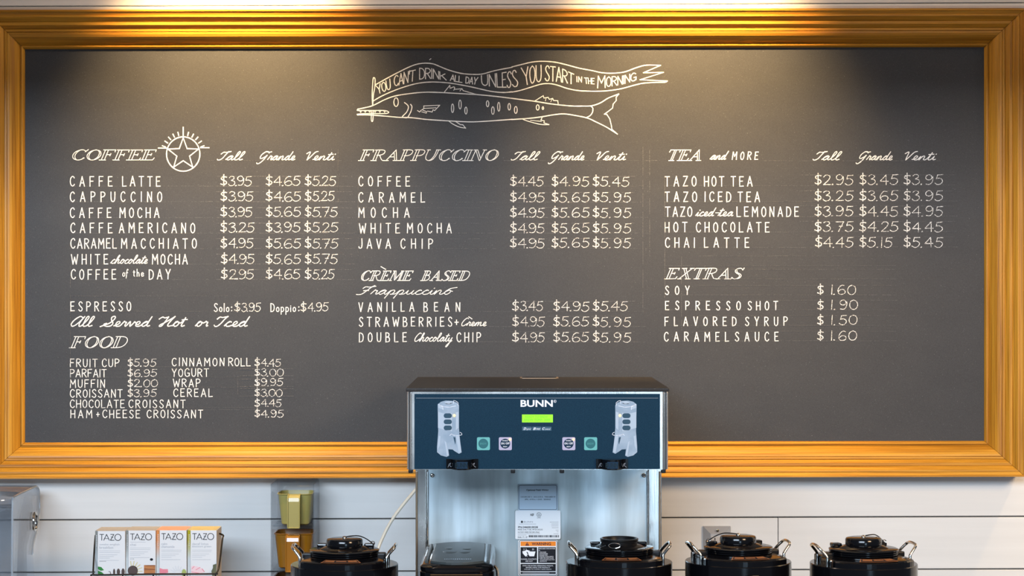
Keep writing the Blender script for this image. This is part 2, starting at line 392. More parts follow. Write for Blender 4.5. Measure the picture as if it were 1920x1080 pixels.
# ------------------------------------------------------------------ chalk lettering (stroke alphabet, hundredths of cap height)
CAP = {
'A': '52|s0,0 26,100 52,0|s10,33 43,33', 'B': '44|s0,0 0,100|c0,100 26,98 38,80 28,58 0,54|c0,54 32,50 44,28 34,4 0,0',
'C': '46|c45,84 36,98 22,99 6,82 0,50 6,18 22,1 36,4 46,18', 'D': '46|s0,0 0,100|c0,100 26,95 44,70 44,30 28,5 0,0',
'E': '42|s40,100 0,99|s0,99 0,1|s0,1 42,2|s0,52 32,54', 'F': '42|s42,100 0,99|s0,99 0,0|s0,52 34,53',
'G': '52|c46,86 34,99 20,98 4,78 0,46 6,14 24,0 42,8 50,30|s50,42 30,42|s50,42 49,8',
'H': '46|s0,0 0,100|s46,0 46,100|s0,48 46,50', 'I': '3|s1,0 2,100', 'J': '38|c34,100 36,50 32,14 20,1 6,6 0,18',
'K': '46|s0,0 0,100|s44,100 2,42|s14,56 46,0', 'L': '40|s0,100 0,0|s0,0 40,2', 'M': '60|s0,0 4,100|s4,100 30,40|s30,40 56,100|s56,100 60,0',
'N': '46|s0,0 2,100|s2,100 44,1|s44,1 46,100', 'O': '46|c23,100 6,84 0,50 6,15 23,0 40,15 46,50 40,84 23,100',
'P': '44|s0,0 0,100|c0,100 28,99 44,80 32,54 0,46', 'R': '46|s0,0 0,100|c0,100 28,99 44,80 32,57 0,50|s16,51 46,0',
'S': '42|c40,86 30,99 14,98 3,80 12,60 30,42 41,24 32,3 14,0 0,14', 'T': '50|s0,99 50,100|s25,99 25,0',
'U': '44|c0,100 0,50 5,14 22,0 39,14 44,50 44,100', 'V': '48|s0,100 24,0|s24,0 48,100', 'W': '72|s0,100 18,0|s18,0 37,72|s37,72 55,0|s55,0 72,100',
'Y': '48|s0,100 24,46|s48,100 24,46|s24,46 22,0', 'Z': '46|s2,100 46,100|s46,100 0,1|s0,1 46,2', '+': '40|s0,45 40,45|s20,20 20,70',
'.': '7|s2,1 6,3', ':': '6|s2,8 5,12|s2,52 5,56', "'": '6|s6,104 2,74',
'0': '60|c30,100 8,84 0,50 8,16 30,0 52,16 60,50 52,84 30,100', '1': '3|s1,0 2,100', '2': '52|c3,78 12,96 28,100 44,90 46,70 32,42 2,2|s2,2 52,4',
'3': '50|c4,86 20,100 40,94 43,75 22,57|c22,57 45,48 50,24 34,3 14,0 0,16', '4': '58|s44,0 42,100|s42,100 0,36|s0,36 58,36',
'5': '54|s54,99 16,96|s16,96 10,58|c10,58 30,64 50,48 52,24 36,3 16,0 0,14', '6': '58|c48,94 30,98 10,76 1,38 10,8 30,0 52,12 55,36 38,52 18,46 6,30',
'7': '54|s0,97 54,98|s54,98 20,0|s23,52 46,54', '9': '54|c46,76 36,97 16,99 2,80 6,58 24,47 42,58 50,82 52,56 46,22 30,3 6,6',
'$': '62|c60,88 36,92 12,86 6,70 26,56 50,46 60,30 48,14 24,10 0,18|s31,114 31,-2|c54,42 60,30 48,16 26,12',
'o': '34|c17,52 4,44 0,26 4,7 17,0 30,7 34,26 30,44 17,52', 'l': '3|s1,0 2,100', 'p': '34|s0,52 0,-34|c0,46 14,54 30,46 34,26 28,6 14,0 0,8',
'i': '3|s1,0 1,50|s1,68 1,72', 't': '26|s12,80 12,6|s12,6 22,0|s0,58 26,58', 'h': '34|s0,0 0,100|c0,36 12,52 28,46 32,0', 'e': '34|c0,28 32,30 28,46 16,52 4,44 0,24 6,4 20,0 34,10',
'f': '28|c30,90 20,100 12,84 12,40 10,-30|s0,48 28,50',
}
# open-face serif capitals
DIS = {
'C': '72|c66,84 50,99 34,100 10,82 0,50 10,16 34,0 54,4 70,20|c30,98 18,78 13,50 18,22 30,3|s62,80 74,102|s66,22 60,6',
'O': '76|c38,100 12,86 0,50 12,14 38,0 64,14 76,50 64,86 38,100|c24,94 13,74 11,50 14,26 26,6|c52,94 63,74 65,50 62,26 50,6',
'F': '68|s6,2 6,98|s23,2 23,98|s-4,99 64,99|s64,99 64,80|s-6,0 30,0|s23,52 46,53|s45,63 44,42', 'E': '68|s6,2 6,98|s23,2 23,98|s-4,99 62,99|s62,99 62,82|s-6,0 64,1|s64,1 69,20|s23,52 46,53|s45,62 44,44',
'R': '74|s6,2 6,98|s23,2 23,98|c-4,99 40,100 58,90 58,66 40,52 18,50|s-6,0 28,0|c36,50 52,20 66,2 78,2', 'P': '66|s6,2 6,98|s23,2 23,98|c-4,99 40,100 60,88 58,60 40,46 18,44|s-6,0 30,0',
'A': '80|s6,1 42,100|s42,100 72,1|s34,80 60,1|s-6,0 20,0|s50,0 84,0|s20,34 48,35', 'U': '78|s-4,99 16,99|c5,99 4,40 14,10 34,0 54,10 66,50 68,99|c56,98 55,50 46,14 36,2|s54,99 80,99',
'I': '30|s6,2 6,98|s23,2 23,98|s-6,0 30,0|s-6,99 30,99', 'N': '78|s8,0 10,98|s10,98 58,1|s0,99 22,99|s22,99 62,20|s-4,0 20,0|s62,1 66,98|s56,99 78,99',
'M': '96|s6,0 12,98|s2,99 24,99|s12,98 42,4|s24,99 50,16|s42,4 78,98|s76,98 78,2|s86,98 88,2|s70,99 92,99|s-4,0 18,0|s70,0 98,0', 'B': '66|s6,2 6,98|s23,2 23,98|c-4,99 36,100 50,88 46,62 18,54|c18,54 50,50 60,28 46,4 -6,0',
'S': '58|c54,84 40,99 22,98 8,82 14,62 40,42 50,24 40,4 20,0 4,14|c18,78 24,62 50,44 60,26 52,8 36,1|s54,84 58,102|s4,14 0,-2', 'D': '74|s6,2 6,98|s23,2 23,98|c-4,99 44,98 68,80 74,50 64,18 40,2 -6,0',
'T': '70|s28,2 28,98|s40,2 40,98|s0,99 70,99|s0,99 -4,80|s70,99 68,80|s16,0 52,0', 'X': '80|s12,98 58,2|s26,98 72,2|s2,99 32,99|s66,98 10,2|s54,99 80,99|s0,0 24,0|s50,0 82,0',
}
# joined handwriting: main path then extra strokes
CUR = {
'a': '48|0,6 14,34 32,48 20,48 8,30 8,8 18,1 30,18 37,46 34,14 40,2 48,8', 'c': '36|0,6 10,34 24,48 30,40 20,49 8,30 8,8 18,0 30,4 36,9',
'd': '50|0,6 14,36 32,46 20,48 8,30 8,8 18,1 32,24 42,100 37,60 34,14 40,2 50,8', 'e': '36|0,6 16,16 26,34 21,48 11,44 7,24 10,6 20,0 30,3 36,9',
'h': '50|0,6 14,50 22,90 16,98 10,76 6,2 7,3 14,32 26,48 33,38 31,10 38,2 50,9', 'i': '26|0,6 12,46 10,12 16,2 26,8|s15,66 17,70',
'l': '30|0,6 16,50 23,88 16,99 9,84 7,30 11,4 20,2 30,9', 'm': '70|0,6 9,45 7,2 8,3 17,38 27,46 30,36 28,2 29,3 38,38 48,46 52,36 50,10 58,2 70,8',
'n': '50|0,6 9,45 7,2 8,3 18,38 28,47 34,36 32,10 38,2 50,8', 'o': '42|0,6 10,34 24,48 12,46 6,22 13,2 26,5 33,28 26,46 34,38 42,34',
'p': '46|0,6 12,46 9,10 2,-38 3,-36 12,34 26,48 34,34 28,6 18,3 30,2 46,10', 'r': '34|0,6 10,44 13,52 17,42 26,42 24,14 28,2 34,8',
't': '30|0,6 14,58 18,90 14,44 11,10 18,1 30,8|s2,64 32,68', 'u': '48|0,6 10,46 9,12 18,1 30,16 37,46 34,12 40,2 48,8',
'v': '42|0,6 8,42 13,46 18,8 22,2 32,30 36,46 42,40', 'y': '46|0,6 10,46 9,14 18,2 32,20 38,46 32,-6 20,-56 10,-66 8,-50 28,-14 46,8',
}
CCAP = {
'T': '52|c-4,8 2,0 14,2 26,20 34,60 44,100|c2,70 12,90 26,90 36,90 58,100', 'I': '52|c-4,12 4,0 16,4 28,30 38,70 48,98|c-2,72 8,92 24,88 50,98',
'G': '74|c60,82 48,98 28,94 8,62 8,24 22,18 42,36 54,56|c54,56 42,0 24,-36 8,-44 0,-34|c30,98 60,92 76,96',
'V': '58|c-2,74 12,94 18,86 18,40 20,0|c20,0 34,40 50,90 66,100', 'A': '64|c50,88 34,98 12,68 2,26 12,2 28,12 46,50 60,98|c60,98 48,40 50,8 56,0 66,8',
'S': '62|c-12,-2 4,10 30,30 46,60 50,88 42,100 30,88 36,60 50,34 46,8 28,0 8,8 4,22 16,30', 'H': '86|c-12,72 4,92 20,84 40,94|c40,94 30,40 22,6 10,0 8,12 30,36 60,72 78,98|c78,98 62,50 56,16 62,2 80,8',
'F': '56|c-16,0 -4,-2 12,6 26,40 40,80 52,98|c0,66 10,84 30,80 60,90|c10,40 24,44 36,42', 'C': '52|c44,90 30,98 12,72 2,32 10,2 26,2 40,16 52,30',
}
def parse(g):
    w, *st = g.split('|'); out = []
    for s in st:
        pts = [tuple(float(q)/100 for q in p.split(',')) for p in s[1:].split()]
        out.append((s[0], pts))
    return float(w)/100, out
CAPG = {k: parse(v) for k, v in CAP.items()}; DISG = {k: parse(v) for k, v in DIS.items()}; CCG = {k: parse(v) for k, v in CCAP.items()}
CURG = {}
for k, v in CUR.items():
    w, m_, *ex = v.split('|')
    CURG[k] = (float(w)/100, [tuple(float(q)/100 for q in p.split(',')) for p in m_.split()],
               [[tuple(float(q)/100 for q in p.split(',')) for p in e[1:].split()] for e in ex])

class Chalk:
    """chalk strokes given in board pixels, laid on the slate face"""
    def __init__(s, d=4.62985): s.mb = MB(); s.d = d
    def line(s, pts, w, jit=.12, taper=False):
        pts = [Vector((p[0], p[1])) for p in pts]
        n = len(pts); L = []; R = []
        if n < 2: return
        for i, p in enumerate(pts):
            t = pts[min(i+1, n-1)]-pts[max(i-1, 0)]
            if t.length < 1e-6: t = Vector((1, 0))
            t.normalize(); nn = Vector((-t.y, t.x))
            if i == 0: p = p-t*w*.35
            if i == n-1: p = p+t*w*.35
            ww = w*(1+random.uniform(-jit, jit))*.41
            L.append(p+nn*ww); R.append(p-nn*ww)
        k0 = len(s.mb.f)
        vs = [P(q.x, q.y, s.d-1.2e-6*(k0+i % n)) for i, q in enumerate(L+R)]
        s.mb.add(vs, [(i, i+1, n+i+1, n+i) for i in range(n-1)])
    def stroke(s, kind, pts, w, jit=.12):
        pts = [Vector(p) for p in pts]
        if kind == 'c': s.line(crom(pts, 4), w, jit)
        else:
            for a, b in zip(pts[:-1], pts[1:]):
                k = 3 if (b-a).length > 6 else 1
                s.line([a+(b-a)*i/k for i in range(k+1)], w, jit)
    def text(s, t, x0, x1, yb, yt, font='cap', w=2.2, slant=0, jit=.12, wob=.3, nar=.92):
        G = CAPG if font == 'cap' else DISG
        n = len(t); nar = nar if font == 'cap' else 1.0; x0 += .8; x1 -= .8
        h = yb-yt; span = x1-x0-slant*h; ws = [G[c][0]*h*nar for c in t]; tot = sum(ws); k = 1.0
        if n > 1:
            gap = (span-tot)/(n-1)
            mg = .16*h if font == 'cap' else .03*h
            if font == 'dis': k = (span-.15*h*(n-1))/tot; gap = .15*h
            elif gap < mg: k = (span-mg*(n-1))/tot; gap = mg
        else: gap = 0; k = span/tot if tot > 1 else 1
        x = x0
        for c in t:
            g = G[c]; dy = random.uniform(-wob, wob)
            kk = k*nar
            for kind, pts in g[1]:
                q = [(x+a*h*kk+slant*b*h, yb+dy-b*h+random.uniform(-.15, .15)) for a, b in pts]
                s.stroke(kind, q, w, jit)
            x += g[0]*h*k*nar+gap
    def price(s, t, x0, x1, yb, h=18, w=1.75):
        # the dollar sign is drawn heavier than the figures
        dx = (x1-x0)/(len(t)*1.0)
        sw = .78*h*.62*1.15
        s.mb, keep = s.mb, None
        g = CAPG['$']
        for kind, pts in g[1]:
            s.stroke(kind, [(x0+a*h, yb-b*h) for a, b in pts], 2.35, .12)
    def figures(s, t, x0, x1, yb, h=18, w=1.6):
        yb += random.uniform(-.5, .5)
        h2 = h*.98
        gw = {c: CAPG[c][0]*h2 for c in '012345679.'}
        tot = sum(gw[c] for c in t); span = x1-x0
        gaps = [(.45 if b == '.' else 1.0 if a == '.' else .6) for a, b in zip(t[:-1], t[1:])]
        u = .13*h; k = min(1.42, (span-u*sum(gaps))/tot); u = (span-tot*k)/sum(gaps)
        x = x0
        for i, c in enumerate(t):
            dy = random.uniform(-.5, .5); lean = random.uniform(0, .06)
            for kind, pts in CAPG[c][1]:
                q = [(x+a*h2*k+lean*b*h2+random.uniform(-.25, .25), yb+dy-b*h2+random.uniform(-.25, .25)) for a, b in pts]
                s.stroke(kind, q, w*(1.5 if c == '.' else 1), .3)
            x += gw[c]*k+(gaps[i]*u if i < len(gaps) else 0)
    def cursive(s, t, x0, x1, yb, yt, w=2.1, slant=.5):
        h = yb-yt; span = x1-x0-slant*h*.5
        tot = sum((CCG if c.isupper() else CURG)[c][0] for c in t); k = span/tot
        x = x0; main = []
        def M(a, b): return (x+a*k+slant*b*h, yb-b*h)
        for c in t:
            if c.isupper():
                for kind, pts in CCG[c][1]: s.stroke(kind, [M(a, b) for a, b in pts], w)
                x += CCG[c][0]*k
            else:
                pts = CURG[c][1]
                main += [M(a, b) for a, b in (pts if not main else pts[1:])]
                for e in CURG[c][2]: s.stroke('s', [M(a, b) for a, b in e], w)
                x += CURG[c][0]*k
        if main: s.line(crom([Vector(p) for p in main], 3), w, .1)
    def warp(s, t, base, top, w=2.2, gap=.10):
        """letters fitted between a base curve and a top curve"""
        def at(c, u):
            u = max(0, min(1, u))*(len(c)-1); i = min(int(u), len(c)-2); f = u-i
            return Vector(c[i])*(1-f)+Vector(c[i+1])*f
        ws = [max(CAPG[c][0], .05) for c in t]; tot = sum(ws)+gap*(len(t)-1); x = 0
        for c, wd in zip(t, ws):
            for kind, pts in CAPG[c][1]:
                q = []
                for a, b in pts:
                    u = (x+a)/tot; q.append(at(base, u)*(1-b)+at(top, u)*b)
                s.stroke(kind, q, w)
            x += wd+gap
    def done(s, name='chalk_lettering', m=None, **k):
        return s.mb.build(name, m or CHALK, board, recalc=False, **k)

def row(*items, yb, h=18, w=2.2, **k):
    for t, a, b in items: c = Chalk(); c.text(t, a, b, yb, yb-h, w=w, **k); c.done()
def prices(vals, spans, ys, h=18):
    for vs, yb, sp in zip(vals, ys, spans):
        for v, (a, b) in zip(vs, sp):
            c = Chalk(); c.price('$', a, b, yb, h); c.figures(v, a+.76*h+(1.0 if v[0] != '5' else 0), b, yb, h); c.done('chalk_price', CHALK_R)

# --- left column
row(('CAFFE', 131, 211), ('LATTE', 229, 301), yb=349)
row(('CAPPUCCINO', 131, 304), yb=378)
row(('CAFFE', 131, 209), ('MOCHA', 224, 299), yb=408)
row(('CAFFE', 132, 211), ('AMERICANO', 223, 366), yb=436.5)
row(('CARAMEL', 132, 219), ('MACCHIATO', 227, 369), yb=465.5)
row(('WHITE', 133, 203), ('MOCHA', 285, 352), yb=495)
c = Chalk(); c.cursive('chocolate', 207, 279, 494, 478, 1.9, .45); c.done()
row(('COFFEE', 133, 218), ('DAY', 279, 320), yb=523.5)
c = Chalk(); c.text('of', 229, 241, 518, 505, slant=.1, w=1.7); c.done(); c = Chalk(); c.text('the', 249, 270, 518, 505, w=1.9); c.done()
A = ((414, 471), (499, 562), (572, 629))
prices([('3.95', '4.65', '5.25'), ('3.95', '4.65', '5.25'), ('3.95', '5.65', '5.75'), ('3.25', '3.95', '5.25'), ('4.95', '5.65', '5.75'),
        ('4.95', '5.65', '5.75'), ('2.95', '4.65', '5.25')],
       [A, ((414, 474), (499, 563), (572, 626)), ((414, 472), (499, 563), (572, 632)), ((414, 476), (499, 562), (571, 633)),
        ((414, 474), (499, 563), (572, 633)), ((415, 476), (499, 563), (572, 632)), ((415, 475), (499, 562), (572, 626))],
       [348, 377, 406, 435, 465, 494.5, 523])
row(('ESPRESSO', 132, 246), yb=583, h=17)
c = Chalk(); c.text('Solo', 401, 430, 584, 569, w=2, jit=.1); c.text(':', 433, 435, 584, 569, w=2.4); c.done(); c = Chalk()
c.text('Doppio', 507, 555, 584, 569, w=2); c.text(':', 559, 561, 584, 569, w=2.4); c.done()
prices([('3.95', '4.95')], [((440, 488), (564, 615))], [584], 16)
for t, a, b in (('All', 131, 176), ('Served', 192, 284), ('Hot', 296, 349), ('or', 366, 393), ('Iced', 402, 467)): c = Chalk(); c.cursive(t, a, b, 612, 593, 2.5, .45); c.done()
def disp(items, yb, yt):
    for t, a, b in items: c = Chalk(); c.text(t, a, b, yb, yt, 'dis', 1.75, .42, .08, .1); c.done('chalk_heading')
disp([('COFFEE', 132, 296)], 300, 281); disp([('FOOD', 131, 243)], 652, 631)
for (a, b), (d1, e), (f, g) in (((408, 458), (484, 556), (570, 630)), ((959, 1011), (1031, 1098), (1114, 1176)), ((1525, 1577), (1608, 1676), (1692, 1757))):
    c = Chalk(); c.cursive('Tall', a, b, 300, 284, 2.0, .55); c.done(); c = Chalk(); c.cursive('Grande', d1, e, 300, 284, 2.0, .5); c.done(); c = Chalk(); c.cursive('Venti', f, g, 300, 284, 2.0, .5); c.done()
for t, yb in (((('FRUIT', 131, 183), ('CUP', 191, 224)), 688), ((('PARFAIT', 131, 200),), 707), ((('MUFFIN', 131, 197),), 726.5), ((('CROISSANT', 131, 230),), 745),
              ((('CHOCOLATE', 131, 234), ('CROISSANT', 241, 348)), 764.5), ((('HAM', 132, 173), ('+', 180, 187), ('CHEESE', 192, 263), ('CROISSANT', 275, 381)), 783.5),
              ((('CINNAMON', 322, 421), ('ROLL', 428, 470)), 686), ((('YOGURT', 322, 392),), 706), ((('WRAP', 324, 376),), 725.5), ((('CEREAL', 325, 399),), 743.5)):
    row(*t, yb=yb, h=14.5, w=1.9, nar=1.14)
prices([('5.95',), ('6.95',), ('2.00',), ('3.95',)], [((240, 292),), ((240, 293),), ((240, 295),), ((240, 293),)], [687, 706, 725.5, 744], 14)
prices([('4.45',), ('3.00',), ('9.95',), ('3.00',), ('4.45',), ('4.95',)], [((478, 526),), ((478, 531),), ((478, 530),), ((478, 529),), ((478, 527),), ((478, 531),)],
       [686.5, 705, 724, 743, 763, 782], 14)
# --- middle column
disp([('FRAPPUCCINO', 673, 939)], 301, 281)
row(('COFFEE', 672, 769), yb=349); row(('CARAMEL', 672, 797), yb=379); row(('MOCHA', 672, 768), yb=407.5)
row(('WHITE', 673, 750), ('MOCHA', 763, 847), yb=437); row(('JAVA', 672, 733), ('CHIP', 751, 812), yb=466)
B = ((957, 1020), (1035, 1104), (1112, 1182))
prices([('4.45', '4.95', '5.45')]+[('4.95', '5.65', '5.95')]*4, [((957, 1018), (1035, 1104), (1112, 1179)), B, B, B, B], [349, 378.5, 407.5, 436.5, 464.5])
disp([('CREME', 674, 777), ('BASED', 789, 884)], 526, 508)
c = Chalk(); c.line([(714.5, 500), (723, 505)], 2.2); c.done()
c = Chalk(); c.cursive('Frappuccino', 674, 850, 552, 535, 1.7, .6); c.line(crom([Vector((838, 545)), Vector((845, 541)), Vector((857, 539))]), 1.6); c.done()
row(('VANILLA', 672, 777), ('BEAN', 794, 863), yb=584, h=16.5)
row(('STRAWBERRIES', 673, 848), ('+', 852, 860), yb=612, h=17)
c = Chalk(); c.cursive('Creme', 864, 914, 611, 596, 1.9, .4); c.line([(879, 594), (885, 598)], 1.9); c.done()
row(('DOUBLE', 673, 763), ('CHIP', 856, 902), yb=641, h=17)
c = Chalk(); c.cursive('Chocolaty', 776, 850, 640, 624, 1.9, .4); c.done()
B = ((961, 1020), (1038, 1103), (1112, 1182))
prices([('3.45', '4.95', '5.45'), ('4.95', '5.65', '5.95'), ('4.95', '5.65', '5.95')], [((961, 1017), (1038, 1104), (1112, 1176)), B, B], [583, 612, 641])
# --- right column
disp([('TEA', 1249, 1322)], 301, 281)
c = Chalk(); c.cursive('and', 1331, 1364, 299, 283, 2.2, .5); c.done(); c = Chalk(); c.text('MORE', 1372, 1423, 299, 285, w=2.1, slant=.12); c.done()
row(('TAZO', 1246, 1306), ('HOT', 1320, 1358), ('TEA', 1370, 1411), yb=349)
row(('TAZO', 1246, 1307), ('ICED', 1321, 1371), ('TEA', 1383, 1425), yb=378)
row(('TAZO', 1247, 1298), ('LEMONADE', 1381, 1498), yb=406)
c = Chalk(); c.cursive('iced', 1304, 1341, 405, 389, 1.9, .45); c.cursive('tea', 1346, 1377, 405, 389, 1.9, .4); c.line([(1342, 399), (1348, 399)], 1.6); c.done()
row(('HOT', 1246, 1289), ('CHOCOLATE', 1305, 1443), yb=435); row(('CHAI', 1247, 1303), ('LATTE', 1320, 1405), yb=464)
B = ((1528, 1599), (1612, 1683), (1695, 1767))
prices([('2.95', '3.45', '3.95'), ('3.25', '3.65', '3.95'), ('3.95', '4.45', '4.95'), ('3.75', '4.25', '4.45'), ('4.45', '5.15', '5.45')],
       [B, B, B, B, ((1529, 1599), (1612, 1672), (1695, 1767))], [346.5, 376.5, 405.5, 434.5, 463.5], 19)
disp([('EXTRAS', 1247, 1396)], 523, 503)
row(('SOY', 1247, 1293), yb=552, h=15.5, wob=.1); row(('ESPRESSO', 1247, 1389), ('SHOT', 1402, 1459), yb=581, h=16)
row(('FLAVORED', 1246, 1381), ('SYRUP', 1397, 1477), yb=610.5, h=16); row(('CARAMEL', 1245, 1367), ('SAUCE', 1378, 1460), yb=639.5, h=16.5)
for v, yb, x1 in (('1.60', 552, 1604), ('1.90', 581, 1608), ('1.50', 609, 1607), ('1.60', 638, 1606)):
    c = Chalk(); c.price('$', 1533, 1547, yb, 17); c.figures(v, 1559, x1, yb, 18); c.done('chalk_price', CHALK_R)

# --- star in a ring with rays
c = Chalk()
cx, cy, r = 343.5, 288.8, 31.3
c.line([(cx+r*math.sin(2*math.pi*k/48), cy-r*1.03*math.cos(2*math.pi*k/48)) for k in range(49)], 2.7)
st = []
for k in range(11):
    a = math.pi*k/5; q = r*.97 if k % 2 == 0 else r*.40
    st.append((cx+q*math.sin(a), cy-q*math.cos(a)))
for a, b in zip(st[:-1], st[1:]): c.stroke('s', [a, b], 2.4)
for k in range(13):
    a = math.radians(-82+164*k/12); L = (1.14, 1.34) if k != 6 else (1.10, 1.60)
    if k in (0, 12): continue
    c.line([(cx+r*L[0]*math.sin(a), cy-r*L[0]*math.cos(a)), (cx+r*L[1]*math.sin(a), cy-r*L[1]*math.cos(a))], 2.6)
c.line([(297, 277.6), (313, 277.8)], 2.5); c.line([(376, 277), (392, 277)], 2.3)
c.done('chalk_drawing', label='ringed star with rays')

# --- long fish carrying a banner on a pole
def fz(ox, pts): return [Vector((ox+x/6.353, 90+y/6.353)) for x, y in pts]
c = Chalk()
def L1(pts, w=2.4): c.line(crom(fz(660, pts), 4), w)
def L2(pts, w=2.4): c.line(crom(fz(960, pts), 4), w)
def K(ox, pts, w=2):
    q = fz(ox, pts)
    for a, b in zip(q[:-1], q[1:]): c.line([a, b], w)
L1([(275, 440), (400, 370), (560, 285), (720, 210), (840, 182), (960, 188), (1050, 222), (1150, 262), (1300, 302), (1450, 315), (1560, 308), (1700, 270), (1906, 230)])
L2([(0, 225), (120, 195), (250, 166), (380, 158), (520, 170), (650, 200), (800, 240), (950, 268), (1070, 294), (1200, 300), (1340, 285), (1480, 235), (1600, 204), (1770, 207)])
K(960, [(1770, 207), (1565, 295), (1805, 290), (1525, 378), (1850, 393)], 2.2)
L1([(255, 630), (340, 580), (470, 520), (640, 458), (800, 418), (960, 405), (1140, 415), (1300, 440), (1450, 470), (1650, 515), (1800, 530), (1906, 522)])
L2([(0, 525), (100, 505), (240, 462), (350, 430), (450, 425), (540, 442), (660, 482), (800, 508), (1000, 515), (1150, 508), (1300, 485), (1450, 445), (1560, 420), (1700, 410), (1820, 408), (1850, 393)])
L1([(245, 680), (240, 560), (250, 380), (262, 352), (276, 380), (270, 480), (255, 560), (248, 680)], 2.1)
L1([(232, 755), (230, 850), (240, 876), (250, 850), (252, 755)], 2.1)
L1([(70, 728), (150, 712), (250, 685), (380, 620), (500, 575), (650, 548), (840, 528), (1000, 528), (1200, 538), (1480, 555), (1700, 575), (1906, 600)])
L2([(0, 600), (140, 618), (280, 636), (480, 668), (700, 690), (850, 692), (950, 688), (1050, 655), (1150, 595), (1272, 548)])
K(960, [(1272, 548), (1240, 588), (1242, 625), (1205, 668), (1198, 715), (1140, 760), (1100, 788)], 2)
K(960, [(1100, 788), (1130, 792), (1165, 845), (1185, 930), (1190, 970), (1255, 1025)], 2)
L2([(1255, 1025), (1130, 945), (1000, 880), (900, 835), (760, 805), (620, 785), (500, 795), (350, 820), (200, 838), (0, 852)])
L1([(70, 796), (200, 797), (400, 812), (560, 826), (680, 828), (780, 838), (900, 852), (1150, 868), (1400, 880), (1600, 872), (1906, 850)])
L1([(70, 728), (62, 738), (75, 745), (200, 745), (380, 745), (435, 762), (420, 778), (340, 782), (200, 782), (75, 786), (62, 794), (72, 800)], 2.1)
for x in (103, 158, 210, 275, 332, 388): L1([(x-10, 748), (x, 768), (x+10, 748)], 1.4)
def oval(ox, x, y, a, b, w=1.9): c.line([Vector((ox+(x+a*math.cos(t*.5236))/6.353, 90+(y+b*math.sin(t*.5236))/6.353)) for t in range(13)], w)
oval(660, 525, 645, 27, 52, 2.1)
for x, y, a, b in ((1198, 718, 14, 52), (1287, 673, 15, 54), (1357, 745, 14, 42), (1615, 664, 15, 36), (1678, 745, 16, 46), (1748, 700, 14, 54), (1873, 700, 15, 40)): oval(660, x, y, a, b)
oval(960, 45, 738, 17, 42); oval(960, 306, 708, 17, 32); oval(960, 368, 716, 9, 16)
L1([(625, 650), (660, 678), (672, 710), (650, 765), (600, 820), (650, 832)], 2.2); L1([(698, 672), (714, 700), (700, 760), (665, 825)], 2.2)
K(660, [(855, 690), (1045, 682), (985, 745), (965, 735), (955, 762), (900, 752)], 1.8); K(660, [(855, 690), (855, 722), (820, 745), (805, 762), (780, 745)], 1.8)
K(660, [(855, 720), (1000, 712)], 1.6); K(660, [(845, 742), (890, 758), (885, 776), (830, 760)], 1.6)
K(660, [(1100, 525), (1165, 445), (1168, 482), (1215, 460), (1225, 492), (1310, 485), (1325, 508), (1400, 530), (1470, 550), (1510, 556)], 1.9)
K(660, [(1225, 470), (1212, 505)], 1.4); K(660, [(1310, 485), (1285, 512)], 1.4)
K(960, [(270, 632), (372, 568), (380, 596), (430, 588), (445, 612), (485, 600), (495, 625), (545, 628), (550, 662)], 1.9)
K(960, [(405, 600), (398, 630)], 1.3); K(960, [(480, 605), (462, 640)], 1.3)
L1([(1150, 868), (1200, 905), (1280, 942), (1355, 955)], 1.9); K(660, [(1355, 955), (1320, 915), (1290, 912), (1225, 870)], 1.8)
L2([(120, 845), (200, 875), (340, 910), (440, 912)], 1.9); K(960, [(440, 912), (380, 892), (385, 868), (345, 858), (360, 822)], 1.8); K(960, [(220, 862), (350, 874)], 1.4)
L2([(935, 692), (962, 715), (958, 765), (930, 805), (880, 832)], 2.2)
c.line([(805.5, 112), (808, 110)], 1.6)
c.done('chalk_drawing', label='long barracuda-like fish carrying a waving banner')
c = Chalk()
def wp(ox, t, base, top, w=2.1, gap=.10): c = Chalk(); c.warp(t, fz(ox, base), fz(ox, top), w, gap); c.done()
wp(660, 'YOU', [(312, 545), (460, 488)], [(285, 450), (450, 370)])
wp(660, "CAN'T", [(505, 455), (620, 425), (745, 388)], [(500, 340), (620, 290), (755, 262)], gap=.07)
wp(660, 'DRINK', [(805, 372), (950, 362), (1122, 382)], [(805, 240), (950, 245), (1110, 310)], gap=.09)
wp(660, 'ALL', [(1170, 388), (1310, 412)], [(1180, 318), (1310, 340)])
wp(660, 'DAY', [(1355, 418), (1480, 434)], [(1358, 345), (1500, 352)])
wp(660, 'UNLES', [(1545, 440), (1760, 470), (1890, 470)], [(1542, 330), (1750, 300), (1900, 280)], 2.3)
wp(960, 'S', [(5, 462), (75, 455)], [(0, 272), (48, 262)], 2.3)
wp(960, 'YOU', [(160, 440), (240, 420), (350, 395)], [(110, 238), (240, 215), (345, 205)], 2.3)
wp(960, 'START', [(395, 388), (560, 400), (735, 430)], [(398, 210), (560, 232), (735, 312)], 2.3)
wp(960, 'IN', [(772, 402), (830, 408)], [(770, 340), (830, 345)], 1.8, .2)
wp(960, 'THE', [(870, 422), (980, 430)], [(862, 355), (980, 362)], 1.8, .12)
wp(960, 'M', [(1020, 475), (1110, 472)], [(1022, 335), (1112, 332)])
wp(960, 'ORNING', [(1125, 462), (1300, 435), (1482, 382)], [(1125, 345), (1300, 338), (1480, 292)], 2.1)

